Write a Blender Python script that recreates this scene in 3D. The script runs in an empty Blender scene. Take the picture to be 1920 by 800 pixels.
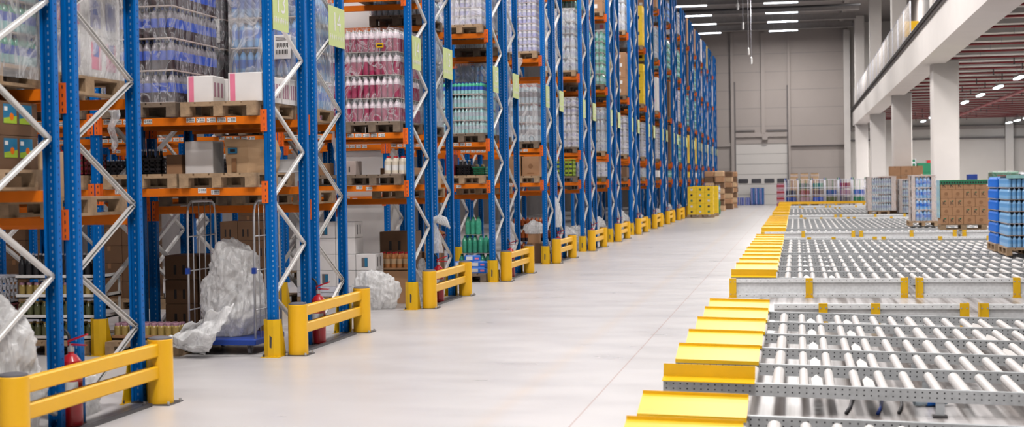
import bpy, math, random
from mathutils import Vector, Matrix, noise
random.seed(7)
S = bpy.context.scene
C = S.collection
PI = math.pi
R = math.radians

# ------------------------------------------------------------------ materials
def nt(name):
    m = bpy.data.materials.new(name); m.use_nodes = True
    t = m.node_tree; b = t.nodes['Principled BSDF']
    return m, t, b

def lin(c):
    return tuple((x / 12.92 if x <= .04045 else ((x + .055) / 1.055) ** 2.4) for x in c)

def mat(name, srgb, rough=.5, metal=0., var=.08, scale=6., bump=0., bscale=40., spec=.5, emit=0., coat=0.):
    m, t, b = nt(name)
    col = lin([v / 255 for v in srgb])
    b.inputs['Roughness'].default_value = rough
    b.inputs['Metallic'].default_value = metal
    b.inputs['Specular IOR Level'].default_value = spec
    b.inputs['Coat Weight'].default_value = coat
    tc = t.nodes.new('ShaderNodeTexCoord')
    n = t.nodes.new('ShaderNodeTexNoise'); n.inputs['Scale'].default_value = scale
    n.inputs['Detail'].default_value = 4
    t.links.new(tc.outputs['Object'], n.inputs['Vector'])
    r = t.nodes.new('ShaderNodeValToRGB')
    r.color_ramp.elements[0].position = .3; r.color_ramp.elements[1].position = .7
    r.color_ramp.elements[0].color = (*[max(0, c * (1 - var)) for c in col], 1)
    r.color_ramp.elements[1].color = (*[min(1, c * (1 + var)) for c in col], 1)
    t.links.new(n.outputs['Fac'], r.inputs['Fac'])
    t.links.new(r.outputs['Color'], b.inputs['Base Color'])
    if bump:
        n2 = t.nodes.new('ShaderNodeTexNoise'); n2.inputs['Scale'].default_value = bscale
        t.links.new(tc.outputs['Object'], n2.inputs['Vector'])
        bp = t.nodes.new('ShaderNodeBump'); bp.inputs['Strength'].default_value = bump; bp.inputs['Distance'].default_value = .02
        t.links.new(n2.outputs['Fac'], bp.inputs['Height']); t.links.new(bp.outputs['Normal'], b.inputs['Normal'])
    if emit:
        b.inputs['Emission Color'].default_value = (*col, 1); b.inputs['Emission Strength'].default_value = emit
    return m

def math_node(t, op, a, b=None, clamp=False):
    n = t.nodes.new('ShaderNodeMath'); n.operation = op; n.use_clamp = clamp
    for i, v in enumerate((a, b)):
        if v is None: continue
        if isinstance(v, (int, float)): n.inputs[i].default_value = v
        else: t.links.new(v, n.inputs[i])
    return n.outputs[0]

def mix_col(t, fac, c1, c2):
    n = t.nodes.new('ShaderNodeMix'); n.data_type = 'RGBA'
    for k, v in ((0, fac), (6, c1), (7, c2)):
        if isinstance(v, (int, float)): n.inputs[k].default_value = v
        elif isinstance(v, tuple): n.inputs[k].default_value = (*v, 1)
        else: t.links.new(v, n.inputs[k])
    return n.outputs[2]

def upright_mat():
    """blue enamel with punched slots in rows along the post"""
    m, t, b = nt('blue_enamel_slotted')
    tc = t.nodes.new('ShaderNodeTexCoord'); sp = t.nodes.new('ShaderNodeSeparateXYZ')
    t.links.new(tc.outputs['Object'], sp.inputs[0])
    X, Y, Z = sp.outputs
    ax = math_node(t, 'ABSOLUTE', X)
    r1 = math_node(t, 'LESS_THAN', math_node(t, 'ABSOLUTE', math_node(t, 'SUBTRACT', X, .024)), .005)
    face = math_node(t, 'LESS_THAN', Y, -.025)
    z1 = math_node(t, 'LESS_THAN', math_node(t, 'FRACT', math_node(t, 'MULTIPLY', Z, 20.)), .36)
    slot = math_node(t, 'MULTIPLY', math_node(t, 'MULTIPLY', r1, face), z1)
    side = math_node(t, 'GREATER_THAN', ax, .0495)
    r2 = math_node(t, 'LESS_THAN', math_node(t, 'ABSOLUTE', Y), .005)
    z2 = math_node(t, 'LESS_THAN', math_node(t, 'FRACT', math_node(t, 'MULTIPLY', Z, 20.)), .25)
    slot2 = math_node(t, 'MULTIPLY', math_node(t, 'MULTIPLY', side, r2), z2)
    c = mix_col(t, slot, lin((0, .40, .715)), lin((.52, .64, .78)))
    c = mix_col(t, slot2, c, lin((.03, .12, .3)))
    t.links.new(c, b.inputs['Base Color'])
    b.inputs['Roughness'].default_value = .45
    b.inputs['Specular IOR Level'].default_value = .16
    return m

def galv_mat(name, srgb, holes=None):
    """galvanised sheet; holes=(period, z centres) punches dark dots along X"""
    m, t, b = nt(name)
    tc = t.nodes.new('ShaderNodeTexCoord')
    n = t.nodes.new('ShaderNodeTexVoronoi'); n.inputs['Scale'].default_value = 28
    t.links.new(tc.outputs['Object'], n.inputs['Vector'])
    col = lin([v / 255 for v in srgb])
    c = mix_col(t, n.outputs['Distance'], tuple(x * .9 for x in col), tuple(min(1, x * 1.1) for x in col))
    if holes:
        per, zs = holes
        sp = t.nodes.new('ShaderNodeSeparateXYZ'); t.links.new(tc.outputs['Object'], sp.inputs[0])
        fx = math_node(t, 'MULTIPLY', math_node(t, 'SUBTRACT', math_node(t, 'FRACT', math_node(t, 'DIVIDE', sp.outputs[0], per)), .5), per)
        for z0 in zs:
            dz = math_node(t, 'SUBTRACT', sp.outputs[2], z0)
            d2 = math_node(t, 'ADD', math_node(t, 'MULTIPLY', fx, fx), math_node(t, 'MULTIPLY', dz, dz))
            msk = math_node(t, 'LESS_THAN', d2, .006 ** 2)
            c = mix_col(t, msk, c, (.03, .03, .035))
    t.links.new(c, b.inputs['Base Color'])
    b.inputs['Metallic'].default_value = .12; b.inputs['Roughness'].default_value = .45
    return m

def film_mat(name, fac, tint=(1, 1, 1), rough=.18, bump=.5, scale=9., nvar=.25, trl=.0):
    """thin plastic film: part see-through, part glossy white; trl lets light through the folds"""
    m, t, b = nt(name)
    out = t.nodes['Material Output']
    tr = t.nodes.new('ShaderNodeBsdfTransparent'); mx = t.nodes.new('ShaderNodeMixShader')
    tc = t.nodes.new('ShaderNodeTexCoord'); n = t.nodes.new('ShaderNodeTexNoise')
    mp = t.nodes.new('ShaderNodeMapping'); mp.inputs['Scale'].default_value = (1, 1, .45)
    t.links.new(tc.outputs['Object'], mp.inputs[0])
    n.inputs['Scale'].default_value = scale; n.inputs['Detail'].default_value = 5; n.inputs['Distortion'].default_value = 1.6
    t.links.new(mp.outputs[0], n.inputs['Vector'])
    # creases: thin bright lines where the noise crosses its mean
    cr = math_node(t, 'SUBTRACT', 1., math_node(t, 'MULTIPLY', math_node(t, 'ABSOLUTE', math_node(t, 'SUBTRACT', n.outputs['Fac'], .5)), 22.), clamp=True)
    f = math_node(t, 'ADD', math_node(t, 'MULTIPLY', math_node(t, 'SUBTRACT', n.outputs['Fac'], .5), nvar * 2), fac)
    f = math_node(t, 'ADD', f, math_node(t, 'MULTIPLY', cr, .28), clamp=True)
    sh = b.outputs[0]
    if trl:
        tl = t.nodes.new('ShaderNodeBsdfTranslucent'); tl.inputs[0].default_value = (*tint, 1)
        m2 = t.nodes.new('ShaderNodeMixShader'); m2.inputs[0].default_value = trl
        t.links.new(b.outputs[0], m2.inputs[1]); t.links.new(tl.outputs[0], m2.inputs[2]); sh = m2.outputs[0]
    t.links.new(f, mx.inputs[0]); t.links.new(tr.outputs[0], mx.inputs[1]); t.links.new(sh, mx.inputs[2])
    t.links.new(mx.outputs[0], out.inputs['Surface'])
    b.inputs['Base Color'].default_value = (*tint, 1); b.inputs['Roughness'].default_value = rough
    b.inputs['Specular IOR Level'].default_value = .8
    bp = t.nodes.new('ShaderNodeBump'); bp.inputs['Strength'].default_value = bump; bp.inputs['Distance'].default_value = .05
    t.links.new(n.outputs['Fac'], bp.inputs['Height']); t.links.new(bp.outputs['Normal'], b.inputs['Normal'])
    return m

def floor_mat():
    m, t, b = nt('polished_concrete')
    tc = t.nodes.new('ShaderNodeTexCoord'); sp = t.nodes.new('ShaderNodeSeparateXYZ')
    t.links.new(tc.outputs['Object'], sp.inputs[0])
    X, Y, Z = sp.outputs
    n = t.nodes.new('ShaderNodeTexNoise'); n.inputs['Scale'].default_value = .55; n.inputs['Detail'].default_value = 8; n.inputs['Roughness'].default_value = .62
    t.links.new(tc.outputs['Object'], n.inputs['Vector'])
    c = mix_col(t, n.outputs['Fac'], lin((.748, .73, .728)), lin((.808, .79, .79)))
    # long scuffs drawn out across the aisle
    mp = t.nodes.new('ShaderNodeMapping'); mp.inputs['Scale'].default_value = (.7, 1.5, 1)
    t.links.new(tc.outputs['Object'], mp.inputs[0])
    n3 = t.nodes.new('ShaderNodeTexNoise'); n3.inputs['Scale'].default_value = 1.4; n3.inputs['Detail'].default_value = 6
    t.links.new(mp.outputs[0], n3.inputs['Vector'])
    sc = math_node(t, 'MULTIPLY', math_node(t, 'SUBTRACT', n3.outputs['Fac'], .56, clamp=True), .6, clamp=True)
    c = mix_col(t, sc, c, lin((.76, .72, .71)))
    # saw-cut joint and a worn warm track along the aisle
    j = math_node(t, 'LESS_THAN', math_node(t, 'ABSOLUTE', math_node(t, 'ADD', X, 1.57)), .007)
    c = mix_col(t, math_node(t, 'MULTIPLY', j, .55), c, lin((.62, .45, .40)))
    w = math_node(t, 'SUBTRACT', 1., math_node(t, 'DIVIDE', math_node(t, 'ABSOLUTE', math_node(t, 'ADD', X, 2.2)), .13), clamp=True)
    w = math_node(t, 'MULTIPLY', math_node(t, 'MULTIPLY', w, n3.outputs['Fac']), .45)
    c = mix_col(t, w, c, lin((.80, .71, .62)))
    # floor reflections painted into the slab colour as dark streaks under the roller lanes
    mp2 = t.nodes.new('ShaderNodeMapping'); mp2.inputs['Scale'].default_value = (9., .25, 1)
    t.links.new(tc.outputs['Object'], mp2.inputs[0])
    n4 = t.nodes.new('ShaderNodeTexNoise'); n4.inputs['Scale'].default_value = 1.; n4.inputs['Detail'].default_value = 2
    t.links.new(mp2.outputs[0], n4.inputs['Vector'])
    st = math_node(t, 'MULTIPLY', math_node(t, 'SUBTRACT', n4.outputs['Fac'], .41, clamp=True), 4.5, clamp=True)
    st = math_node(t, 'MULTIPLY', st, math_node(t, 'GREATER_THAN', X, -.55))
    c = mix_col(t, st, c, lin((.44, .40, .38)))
    t.links.new(c, b.inputs['Base Color'])
    b.inputs['Roughness'].default_value = .32
    b.inputs['Specular IOR Level'].default_value = .45
    rr = math_node(t, 'ADD', math_node(t, 'MULTIPLY', n3.outputs['Fac'], .24), .2)
    t.links.new(rr, b.inputs['Roughness'])
    return m

M = dict(
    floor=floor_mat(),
    blue=upright_mat(),
    orange=mat('orange_enamel', (240, 122, 16), .45, var=.05, spec=.3),
    clip=mat('orange_clip_enamel', (238, 108, 40), .45, var=.05, spec=.3),
    yellow=mat('yellow_polymer', (252, 190, 22), .42, var=.03, scale=3),
    yellow2=mat('yellow_painted_steel', (234, 184, 8), .4, var=.05, scale=5),
    grey_cap=mat('dark_grey_rubber', (92, 90, 96), .6),
    steel=mat('zinc_steel', (196, 196, 200), .35, .6, var=.06),
    dsteel=mat('worn_dark_steel', (88, 86, 88), .45, .5),
    brace=mat('zinc_brace', (222, 220, 218), .36, .25, var=.05),
    galv=galv_mat('galvanised_sheet', (178, 182, 186)),
    galvh=galv_mat('galvanised_punched', (180, 183, 186), (.05, (-.022, -.058))),
    galvb=galv_mat('galvanised_guide', (234, 236, 238), (.1, (.24, .03))),
    roller=mat('white_roller', (212, 207, 204), .4, var=.04),
    bluecap=mat('blue_roller_cap', (52, 84, 210), .4),
    black=mat('black_plastic', (30, 30, 34), .45),
    red=mat('red_enamel', (198, 28, 40), .3, coat=.4, var=.04),
    red2=mat('red_pipe_enamel', (158, 52, 58), .5),
    white=mat('white_paper', (240, 238, 236), .6, var=.02),
    ink=mat('black_print', (28, 26, 28), .6),
    lime=mat('lime_sign', (204, 219, 146), .5, var=.03, scale=2),
    wcart=mat('white_carton', (236, 231, 229), .6, var=.03),
    pink=mat('pink_band', (238, 130, 160), .6),
    mauve=mat('mauve_print', (176, 132, 148), .6),
    kraft=mat('brown_carton', (178, 134, 98), .7, var=.08, scale=4),
    kraft2=mat('dark_brown_carton', (112, 82, 58), .7, var=.08, scale=4),
    kraft3=mat('pale_kraft_paper', (206, 170, 132), .65, var=.06, scale=5, bump=.2, bscale=8),
    tape=mat('brown_tape', (150, 108, 74), .4),
    pallet=mat('pallet_wood', (166, 138, 108), .75, var=.22, scale=9, bump=.25),
    pallet2=mat('pallet_wood_grey', (120, 103, 87), .8, var=.22, scale=9, bump=.25),
    dblue=mat('blue_plastic', (24, 62, 150), .4),
    cyanp=mat('cyan_print', (40, 120, 160), .5),
    green=mat('green_plastic', (32, 120, 84), .45),
    limep=mat('lime_plastic', (176, 204, 60), .45),
    dred=mat('dark_red_crate', (146, 34, 46), .5),
    concw=mat('white_painted_concrete', (232, 226, 222), .75, var=.03, scale=1.2, bump=.05),
    wallp=mat('grey_wall_panel', (178, 168, 163), .7, var=.03, scale=.6),
    walld=mat('white_plaster', (226, 220, 214), .75, var=.03, scale=.6),
    doorp=mat('door_panel', (214, 209, 205), .6, var=.02, scale=.8),
    trimd=mat('dark_trim', (112, 106, 106), .6),
    ceil=mat('roof_sheet', (134, 128, 126), .7, var=.05, scale=.8),
    ceilb=mat('roof_beam', (150, 144, 142), .65),
    cable=mat('dark_cable', (50, 48, 52), .5),
    glass=mat('dark_glazing', (70, 70, 76), .15),
    lamp=mat('lamp_diffuser', (236, 244, 255), .5, emit=9.),
    yelcart=mat('yellow_carton', (248, 206, 40), .55, var=.05),
    film=film_mat('stretch_film', .10, (.96, .96, 1), .12, .9, 7., .3),
    filmw=film_mat('milky_film', .30, (.97, .96, .97), .16, .9, 5., .35),
    heap=film_mat('crumpled_film', .72, (1., .995, .995), .2, .5, 6., .45, .42),
    bag=film_mat('clear_bag', .38, (.96, .96, .97), .15, .6, 8., .3, .3),
    waterb=mat('water_bottle', (112, 170, 226), .15, var=.1, scale=12),
    waterlab=mat('blue_water_label', (36, 116, 220), .35, var=.15, scale=10),
    skyb=mat('sky_blue_bottle', (136, 186, 232), .15, var=.1, scale=12),
    clearb=mat('clear_bottle', (176, 194, 206), .15, var=.12, scale=12),
    clearlab=mat('pale_label', (150, 162, 196), .35, var=.2, scale=10),
    teal=mat('teal_bottle', (158, 208, 208), .15, var=.12, scale=12),
    greenb=mat('green_bottle', (76, 176, 142), .15, var=.15, scale=12),
    cola=mat('cola_bottle', (66, 52, 56), .18, var=.2, scale=12),
    colag=mat('smoky_bottle', (132, 126, 134), .18, var=.2, scale=12),
    cobalt=mat('cobalt_label', (60, 92, 196), .35, var=.1, scale=10),
    juice=mat('red_juice_bottle', (158, 48, 84), .2, var=.12, scale=10),
    juicetop=mat('white_bottle_top', (236, 218, 226), .3),
    amber=mat('amber_bottle', (196, 128, 76), .2, var=.15, scale=10),
    jar=mat('golden_jar', (176, 150, 84), .2, var=.2, scale=10),
    olive=mat('olive_jar', (92, 96, 60), .2, var=.2, scale=10),
    milk=mat('cream_bottle', (232, 220, 200), .3),
    orangeb=mat('orange_drink_bottle', (206, 104, 48), .2, var=.15, scale=10),
    lilac=mat('lilac_pack', (172, 172, 214), .35, var=.15, scale=14),
    whitepk=mat('white_pack', (226, 226, 236), .35, var=.08, scale=14),
    slip=mat('slip_sheet', (204, 186, 178), .7),
)

# ------------------------------------------------------------------ mesh builder
class MB:
    def __init__(self):
        self.v = []; self.f = []; self.m = []; self.s = []; self.mats = []
    def slot(self, m):
        m = M[m] if isinstance(m, str) else m
        if m not in self.mats: self.mats.append(m)
        return self.mats.index(m)
    def add(self, pts, faces, m, smooth=False, T=None):
        o = len(self.v); k = self.slot(m)
        for p in pts:
            p = Vector(p)
            self.v.append(tuple(T @ p if T else p))
        for f in faces:
            self.f.append(tuple(o + i for i in f)); self.m.append(k); self.s.append(smooth)
        return self
    def box(self, c, s, m, T=None):
        x, y, z = c; a, b, d = s[0] / 2, s[1] / 2, s[2] / 2
        p = [(x - a, y - b, z - d), (x + a, y - b, z - d), (x + a, y + b, z - d), (x - a, y + b, z - d),
             (x - a, y - b, z + d), (x + a, y - b, z + d), (x + a, y + b, z + d), (x - a, y + b, z + d)]
        return self.add(p, [(3, 2, 1, 0), (4, 5, 6, 7), (0, 1, 5, 4), (1, 2, 6, 5), (2, 3, 7, 6), (3, 0, 4, 7)], m, False, T)
    def b2(self, x0, x1, y0, y1, z0, z1, m):
        return self.box(((x0 + x1) / 2, (y0 + y1) / 2, (z0 + z1) / 2), (x1 - x0, y1 - y0, z1 - z0), m)
    def rbox(self, x0, x1, y0, y1, z0, z1, m, r=.01):
        """box with chamfered vertical and top edges"""
        ring = lambda d, z: [(x0 + d + r, y0 + d, z), (x1 - d - r, y0 + d, z), (x1 - d, y0 + d + r, z), (x1 - d, y1 - d - r, z),
                             (x1 - d - r, y1 - d, z), (x0 + d + r, y1 - d, z), (x0 + d, y1 - d - r, z), (x0 + d, y0 + d + r, z)]
        pts = ring(0, z0) + ring(0, z1 - r) + ring(r * .7, z1)
        fs = [tuple(range(7, -1, -1)), tuple(range(16, 24))]
        for k in (0, 8):
            for i in range(8):
                j = (i + 1) % 8; fs.append((k + i, k + j, k + 8 + j, k + 8 + i))
        return self.add(pts, fs, m)
    def lathe(self, prof, c, n=10, T=None, smooth=True):
        """prof: list of (r, z, material of the band that starts here)"""
        for i in range(len(prof) - 1):
            (r0, z0, m), (r1, z1, _) = prof[i], prof[i + 1]
            pts = []
            for k in range(n):
                a = 2 * PI * k / n; ca, sa = math.cos(a), math.sin(a)
                pts.append((c[0] + r0 * ca, c[1] + r0 * sa, c[2] + z0)); pts.append((c[0] + r1 * ca, c[1] + r1 * sa, c[2] + z1))
            self.add(pts, [(2 * k, 2 * ((k + 1) % n), 2 * ((k + 1) % n) + 1, 2 * k + 1) for k in range(n)], m, smooth, T)
        for idx, fl in ((0, True), (-1, False)):
            r, z, m = prof[idx]
            if idx == -1: m = prof[-2][2]
            if r > 1e-4:
                pts = [(c[0] + r * math.cos(2 * PI * k / n), c[1] + r * math.sin(2 * PI * k / n), c[2] + z) for k in range(n)]
                self.add(pts, [tuple(range(n - 1, -1, -1)) if fl else tuple(range(n))], m, False, T)
        return self
    def tube(self, path, r, m, n=8, smooth=True, cap=True):
        P = [Vector(p) for p in path]; rings = []
        for i, p in enumerate(P):
            d = (P[min(i + 1, len(P) - 1)] - P[max(i - 1, 0)]).normalized()
            up = Vector((0, 0, 1)) if abs(d.z) < .95 else Vector((1, 0, 0))
            a = d.cross(up).normalized(); b = a.cross(d)
            rings.append([p + (a * math.cos(2 * PI * k / n) + b * math.sin(2 * PI * k / n)) * r for k in range(n)])
        pts = [q for rg in rings for q in rg]; fs = []
        for i in range(len(P) - 1):
            for k in range(n):
                j = (k + 1) % n; fs.append((i * n + k, i * n + j, (i + 1) * n + j, (i + 1) * n + k))
        if cap:
            fs.append(tuple(range(n - 1, -1, -1))); fs.append(tuple((len(P) - 1) * n + k for k in range(n)))
        return self.add(pts, fs, m, smooth)
    def prism(self, poly, axis, a, b, m, T=None):
        """extrude a 2D polygon: axis 0: poly=(y,z) along x; 1: (x,z) along y; 2: (x,y) along z"""
        n = len(poly)
        def P(q, t): return ((t, q[0], q[1]), (q[0], t, q[1]), (q[0], q[1], t))[axis]
        pts = [P(q, a) for q in poly] + [P(q, b) for q in poly]
        fs = [tuple(range(n - 1, -1, -1)), tuple(range(n, 2 * n))] + [(i, (i + 1) % n, n + (i + 1) % n, n + i) for i in range(n)]
        return self.add(pts, fs, m, False, T)
    def text(self, s, size, T, m, depth=.001):
        cu = bpy.data.curves.new('t', 'FONT'); cu.body = s; cu.size = size; cu.align_x = 'CENTER'; cu.align_y = 'CENTER'; cu.resolution_u = 2
        ob = bpy.data.objects.new('t', cu)
        me = bpy.data.meshes.new_from_object(ob)
        self.add([(v.co.x, v.co.y, depth) for v in me.vertices], [tuple(p.vertices) for p in me.polygons], m, False, T)
        bpy.data.objects.remove(ob); bpy.data.curves.remove(cu); bpy.data.meshes.remove(me)
        return self
    def mesh(self, name):
        me = bpy.data.meshes.new(name)
        me.from_pydata(self.v, [], self.f)
        for m in self.mats: me.materials.append(m)
        me.polygons.foreach_set('material_index', self.m)
        me.polygons.foreach_set('use_smooth', self.s)
        me.update()
        return me

def obj(name, me, parent=None, loc=(0, 0, 0), rot=(0, 0, 0), scale=None):
    o = bpy.data.objects.new(name, me if not isinstance(me, MB) else me.mesh(name))
    C.objects.link(o); o.location = loc; o.rotation_euler = rot
    if scale: o.scale = scale
    if parent is not None: o.parent = parent
    return o

LABELS = {}
def tag(o, label, cat, group=None):
    o['label'] = label; o['category'] = cat
    if group: o['group'] = group
    LABELS.setdefault(label, []).append(o.name)
    return o
def thing(name, label, cat, loc=(0, 0, 0), rot=(0, 0, 0), group=None):
    o = bpy.data.objects.new(name, None); C.objects.link(o)
    o.location = loc; o.rotation_euler = rot; o.empty_display_size = .1
    return tag(o, label, cat, group)
def struct(name, mb, loc=(0, 0, 0)):
    o = obj(name, mb, None, loc); o['kind'] = 'structure'; return o

ORD = ['zeroth', 'first', 'second', 'third', 'fourth', 'fifth', 'sixth', 'seventh', 'eighth', 'ninth', 'tenth', 'eleventh',
       'twelfth', 'thirteenth', 'fourteenth', 'fifteenth', 'sixteenth', 'seventeenth', 'eighteenth', 'nineteenth', 'twentieth']
def rowname(r): return ORD[r] + ' double row'

# text planes: facing -Y (towards the camera) and facing +X (towards the aisle)
def T_front(x, y, z): return Matrix.Translation((x, y, z)) @ Matrix.Rotation(PI / 2, 4, 'X')
def T_side(x, y, z): return Matrix.Translation((x, y, z)) @ Matrix.Rotation(PI / 2, 4, 'Z') @ Matrix.Rotation(PI / 2, 4, 'X')

# ------------------------------------------------------------------ hall
HALL_Y0, WALL_Y = -6., 98.5
XL, XR, ZC = -13.5, 19., 12.2
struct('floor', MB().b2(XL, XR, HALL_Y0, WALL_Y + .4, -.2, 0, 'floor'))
struct('wall_left', MB().b2(XL - .2, XL, HALL_Y0, WALL_Y, 0, ZC, 'trimd'))
struct('wall_near', MB().b2(XL, XR, HALL_Y0 - .2, HALL_Y0, 0, ZC, 'walld'))
struct('wall_right', MB().b2(XR, XR + .2, HALL_Y0, WALL_Y, 0, ZC, 'walld'))
w = MB()
w.b2(XL, -3.95, WALL_Y, WALL_Y + .3, 0, ZC, 'wallp'); w.b2(-.56, 3.4, WALL_Y, WALL_Y + .3, 0, ZC, 'wallp')
w.b2(-3.95, -.56, WALL_Y, WALL_Y + .3, 4.06, ZC, 'wallp'); w.b2(3.4, XR, WALL_Y, WALL_Y + .3, 0, ZC, 'walld')
for z in (1.2, 2.4, 5.2, 6.4, 7.6, 8.8, 10.0):                    # panel joints
    for a, b_ in ((XL, -4.0), (-.5, 3.4)) if z < 4.2 else ((XL, 3.4),):
        w.b2(a, b_, WALL_Y - .006, WALL_Y, z, z + .03, 'ceilb')
struct('wall_far', w)
w = MB()                                                          # pilasters, tracks and the ledge on the far wall
w.b2(-4.25, -4.05, WALL_Y - .22, WALL_Y, 0, 11.4, 'wallp')
w.b2(-2.25, -2.02, WALL_Y - .16, WALL_Y, 4.75, 11.4, 'wallp')
w.b2(-.5, -.36, WALL_Y - .22, WALL_Y, 0, 11.4, 'wallp')
w.b2(3.1, 3.5, WALL_Y - .5, WALL_Y, 0, 11.4, 'concw')
struct('trim_1', w)
struct('trim_2', MB().b2(XL, -4.25, WALL_Y - .14, WALL_Y, 3.9, 4.15, 'wallp').b2(-.36, 3.1, WALL_Y - .14, WALL_Y, 3.9, 4.2, 'wallp').b2(-.36, 3.1, WALL_Y - .2, WALL_Y, 3.84, 3.9, 'trimd'))
d = MB()
for x in (-4.0, -.54): d.b2(x - .05, x + .05, WALL_Y - .12, WALL_Y, 0, 8.2 if x < -2 else 7.9, 'trimd')
d.b2(-3.95, -2.7, WALL_Y - .1, WALL_Y, 4.88, 4.97, 'trimd'); d.b2(-1.95, -.6, WALL_Y - .1, WALL_Y, 4.88, 4.97, 'trimd')
d.b2(-3.95, -.6, WALL_Y - .14, WALL_Y, 4.5, 4.8, 'wallp'); d.b2(-2.2, -1.85, WALL_Y - .3, WALL_Y, 4.3, 4.5, 'wallp')
struct('trim_3', d)
d = MB()
for i in range(6): d.b2(-3.95, -.56, WALL_Y + .04, WALL_Y + .1, i * .677 + .01, i * .677 + .665, 'doorp')
d.b2(-3.95, -.56, WALL_Y + .055, WALL_Y + .12, 0, 4.06, 'trimd')
dr = struct('door_1', d)
for x in (-3.5, -2.63, -1.78, -.95):
    o = obj('door_window', MB().rbox(x - .32, x + .32, WALL_Y + .005, WALL_Y + .05, 1.45, 1.73, 'glass', .03), dr)

# roof over the far half and over the racks; its beams
c = MB()
c.b2(XL, XR, 46, WALL_Y, 11.9, ZC, 'ceil'); c.b2(XL, -4.4, HALL_Y0, 46, 11.9, ZC, 'ceil'); c.b2(3.7, XR, HALL_Y0, 46, 11.9, ZC, 'ceil')
struct('ceiling', c)
bm_ = MB()
y = 47.
while y < 98:
    bm_.b2(XL, 3.6, y - .1, y + .1, 11.3, 11.62, 'ceilb'); bm_.b2(XL, 3.6, y - .16, y + .16, 11.24, 11.3, 'ceilb'); y += 4.8
for x in (-9., -3.2, 2.9): bm_.b2(x - .14, x + .14, 46, WALL_Y, 11.62, 11.9, 'ceilb')
struct('ceiling_beams', bm_)
struct('ceiling_duct', MB().tube([(XL, 81.2, 11.0), (3.5, 81.2, 11.05)], .07, 'cable'))

# strip lamps
def lamp_mb(L):
    return MB().b2(-L / 2, L / 2, -.09, .09, .05, .13, 'wallp')
lamp_body = lamp_mb(1.8).mesh('lamp_housing')
lamp_tube = MB().rbox(-.88, .88, -.07, .07, 0, .05, 'lamp', .012).mesh('lamp_tube')
k = 0
for i, y in enumerate((69.2, 74., 78.8, 83.6, 88.3, 93.7)):
    for x in (-.72, -5.5):
        side = 'above the rack tops' if x < -3 else 'above the main aisle'
        t = thing('strip_lamp', f'long white ceiling lamp {side}, {ORD[6 - i] if i < 5 else "first"} out from the far wall', 'lamp', (x, y, 11.0), group='ceiling strip lamps')
        obj('housing', lamp_body, t); obj('diffuser', lamp_tube, t)
        obj('hanger', MB().tube([(-.6, 0, .13), (-.6, 0, .9)], .008, 'steel', 6).tube([(.6, 0, .13), (.6, 0, .9)], .008, 'steel', 6), t)
# hanging pull cords
for x, y, z, nm in ((-2.72, 72., 9.95, 'shortest, leftmost'), (-2.5, 72.6, 9.05, 'second shortest'), (-2.27, 73.2, 7.85, 'third, long'), (-2.16, 74., 7.45, 'longest, rightmost')):
    t = thing('pull_cord_switch', f'thin pale pull cord hanging from the roof, {nm} of four', 'cord', (x, y, z), group='hanging pull cords')
    obj('cord', MB().tube([(0, 0, .3), (0, 0, 11.9 - z)], .012, 'whitepk', 6), t)
    obj('handle', MB().lathe([(.015, .36, 'white'), (.05, .3, 'white'), (.055, .02, 'white'), (.03, 0, 'white')][::-1], (0, 0, 0), 8), t)

# ------------------------------------------------------------------ mezzanine on the right
XM = 3.65
s = MB()
s.b2(XM, XM + .75, HALL_Y0, WALL_Y, 5.08, 6.1, 'concw')
s.b2(XM + .75, XR, HALL_Y0, WALL_Y, 5.62, 6.1, 'walld')
y = 12.
while y < 98: s.b2(XM + .75, XR, y - .14, y + .14, 5.5, 5.62, 'walld'); y += 2.4
struct('ceiling_mezzanine', s)
for i, (x, y) in enumerate(((4.02, 45.4), (3.92, 62.2), (3.9, 80.), (3.68, 94.5))):
    struct(f'column_{i + 1}', MB().rbox(x, x + .78, y, y + .8, 0, 5.2, 'concw', .04).rbox(x, x + .62, y + .1, y + .7, 6.1, 11.9, 'concw', .03))
struct('wall_upper', MB().b2(XM + 3, XM + 3.2, HALL_Y0, WALL_Y, 6.1, 11.9, 'wallp'))
struct('trim_4', MB().b2(XM - .05, XM + .02, HALL_Y0, WALL_Y, 6.02, 6.12, 'trimd').tube([(XM - .09, HALL_Y0, 6.14), (XM - .09, WALL_Y, 6.14)], .05, 'cable'))
pm = MB().tube([(0, 0, 0), (11., 0, 0)], .032, 'red2', 8).mesh('pipe')
drop = MB().tube([(0, 0, 0), (0, 0, -.14)], .02, 'dsteel', 6).lathe([(.03, -.2, 'dsteel'), (.015, -.14, 'dsteel')], (0, 0, 0), 6).mesh('sprinkler')
y = 30.6; k = 0
while y < 97:
    k += 1
    t = thing('sprinkler_pipe', f'red sprinkler pipe under the mezzanine ceiling, {ORD[k] if k < 21 else "number " + str(k)} one from the camera', 'pipe', (XM + .8, y, 5.38), group='sprinkler branch pipes')
    obj('pipe', pm, t)
    for xx in (2.2, 5.2, 8.4): obj('sprinkler_head', drop, t, (xx + (.6 if k % 2 else 0), 0, -.04))
    obj('pipe_hanger', MB().tube([(1.2, 0, .05), (1.2, 0, .2)], .01, 'steel', 6).tube([(6.2, 0, .05), (6.2, 0, .2)], .01, 'steel', 6), t)
    y += 2.4
t = thing('sprinkler_main', 'thick red sprinkler main running lengthwise under the mezzanine ceiling', 'pipe', (9.2, 30, 5.2))
obj('pipe', MB().tube([(0, 0, 0), (0, 66, 0)], .07, 'red2', 10), t)
mzb = MB().b2(-.09, .09, -.9, .9, .05, .12, 'wallp').mesh('lamp_housing'); mzt = MB().b2(-.075, .075, -.86, .86, 0, .05, 'lamp').mesh('lamp_tube')
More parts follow.
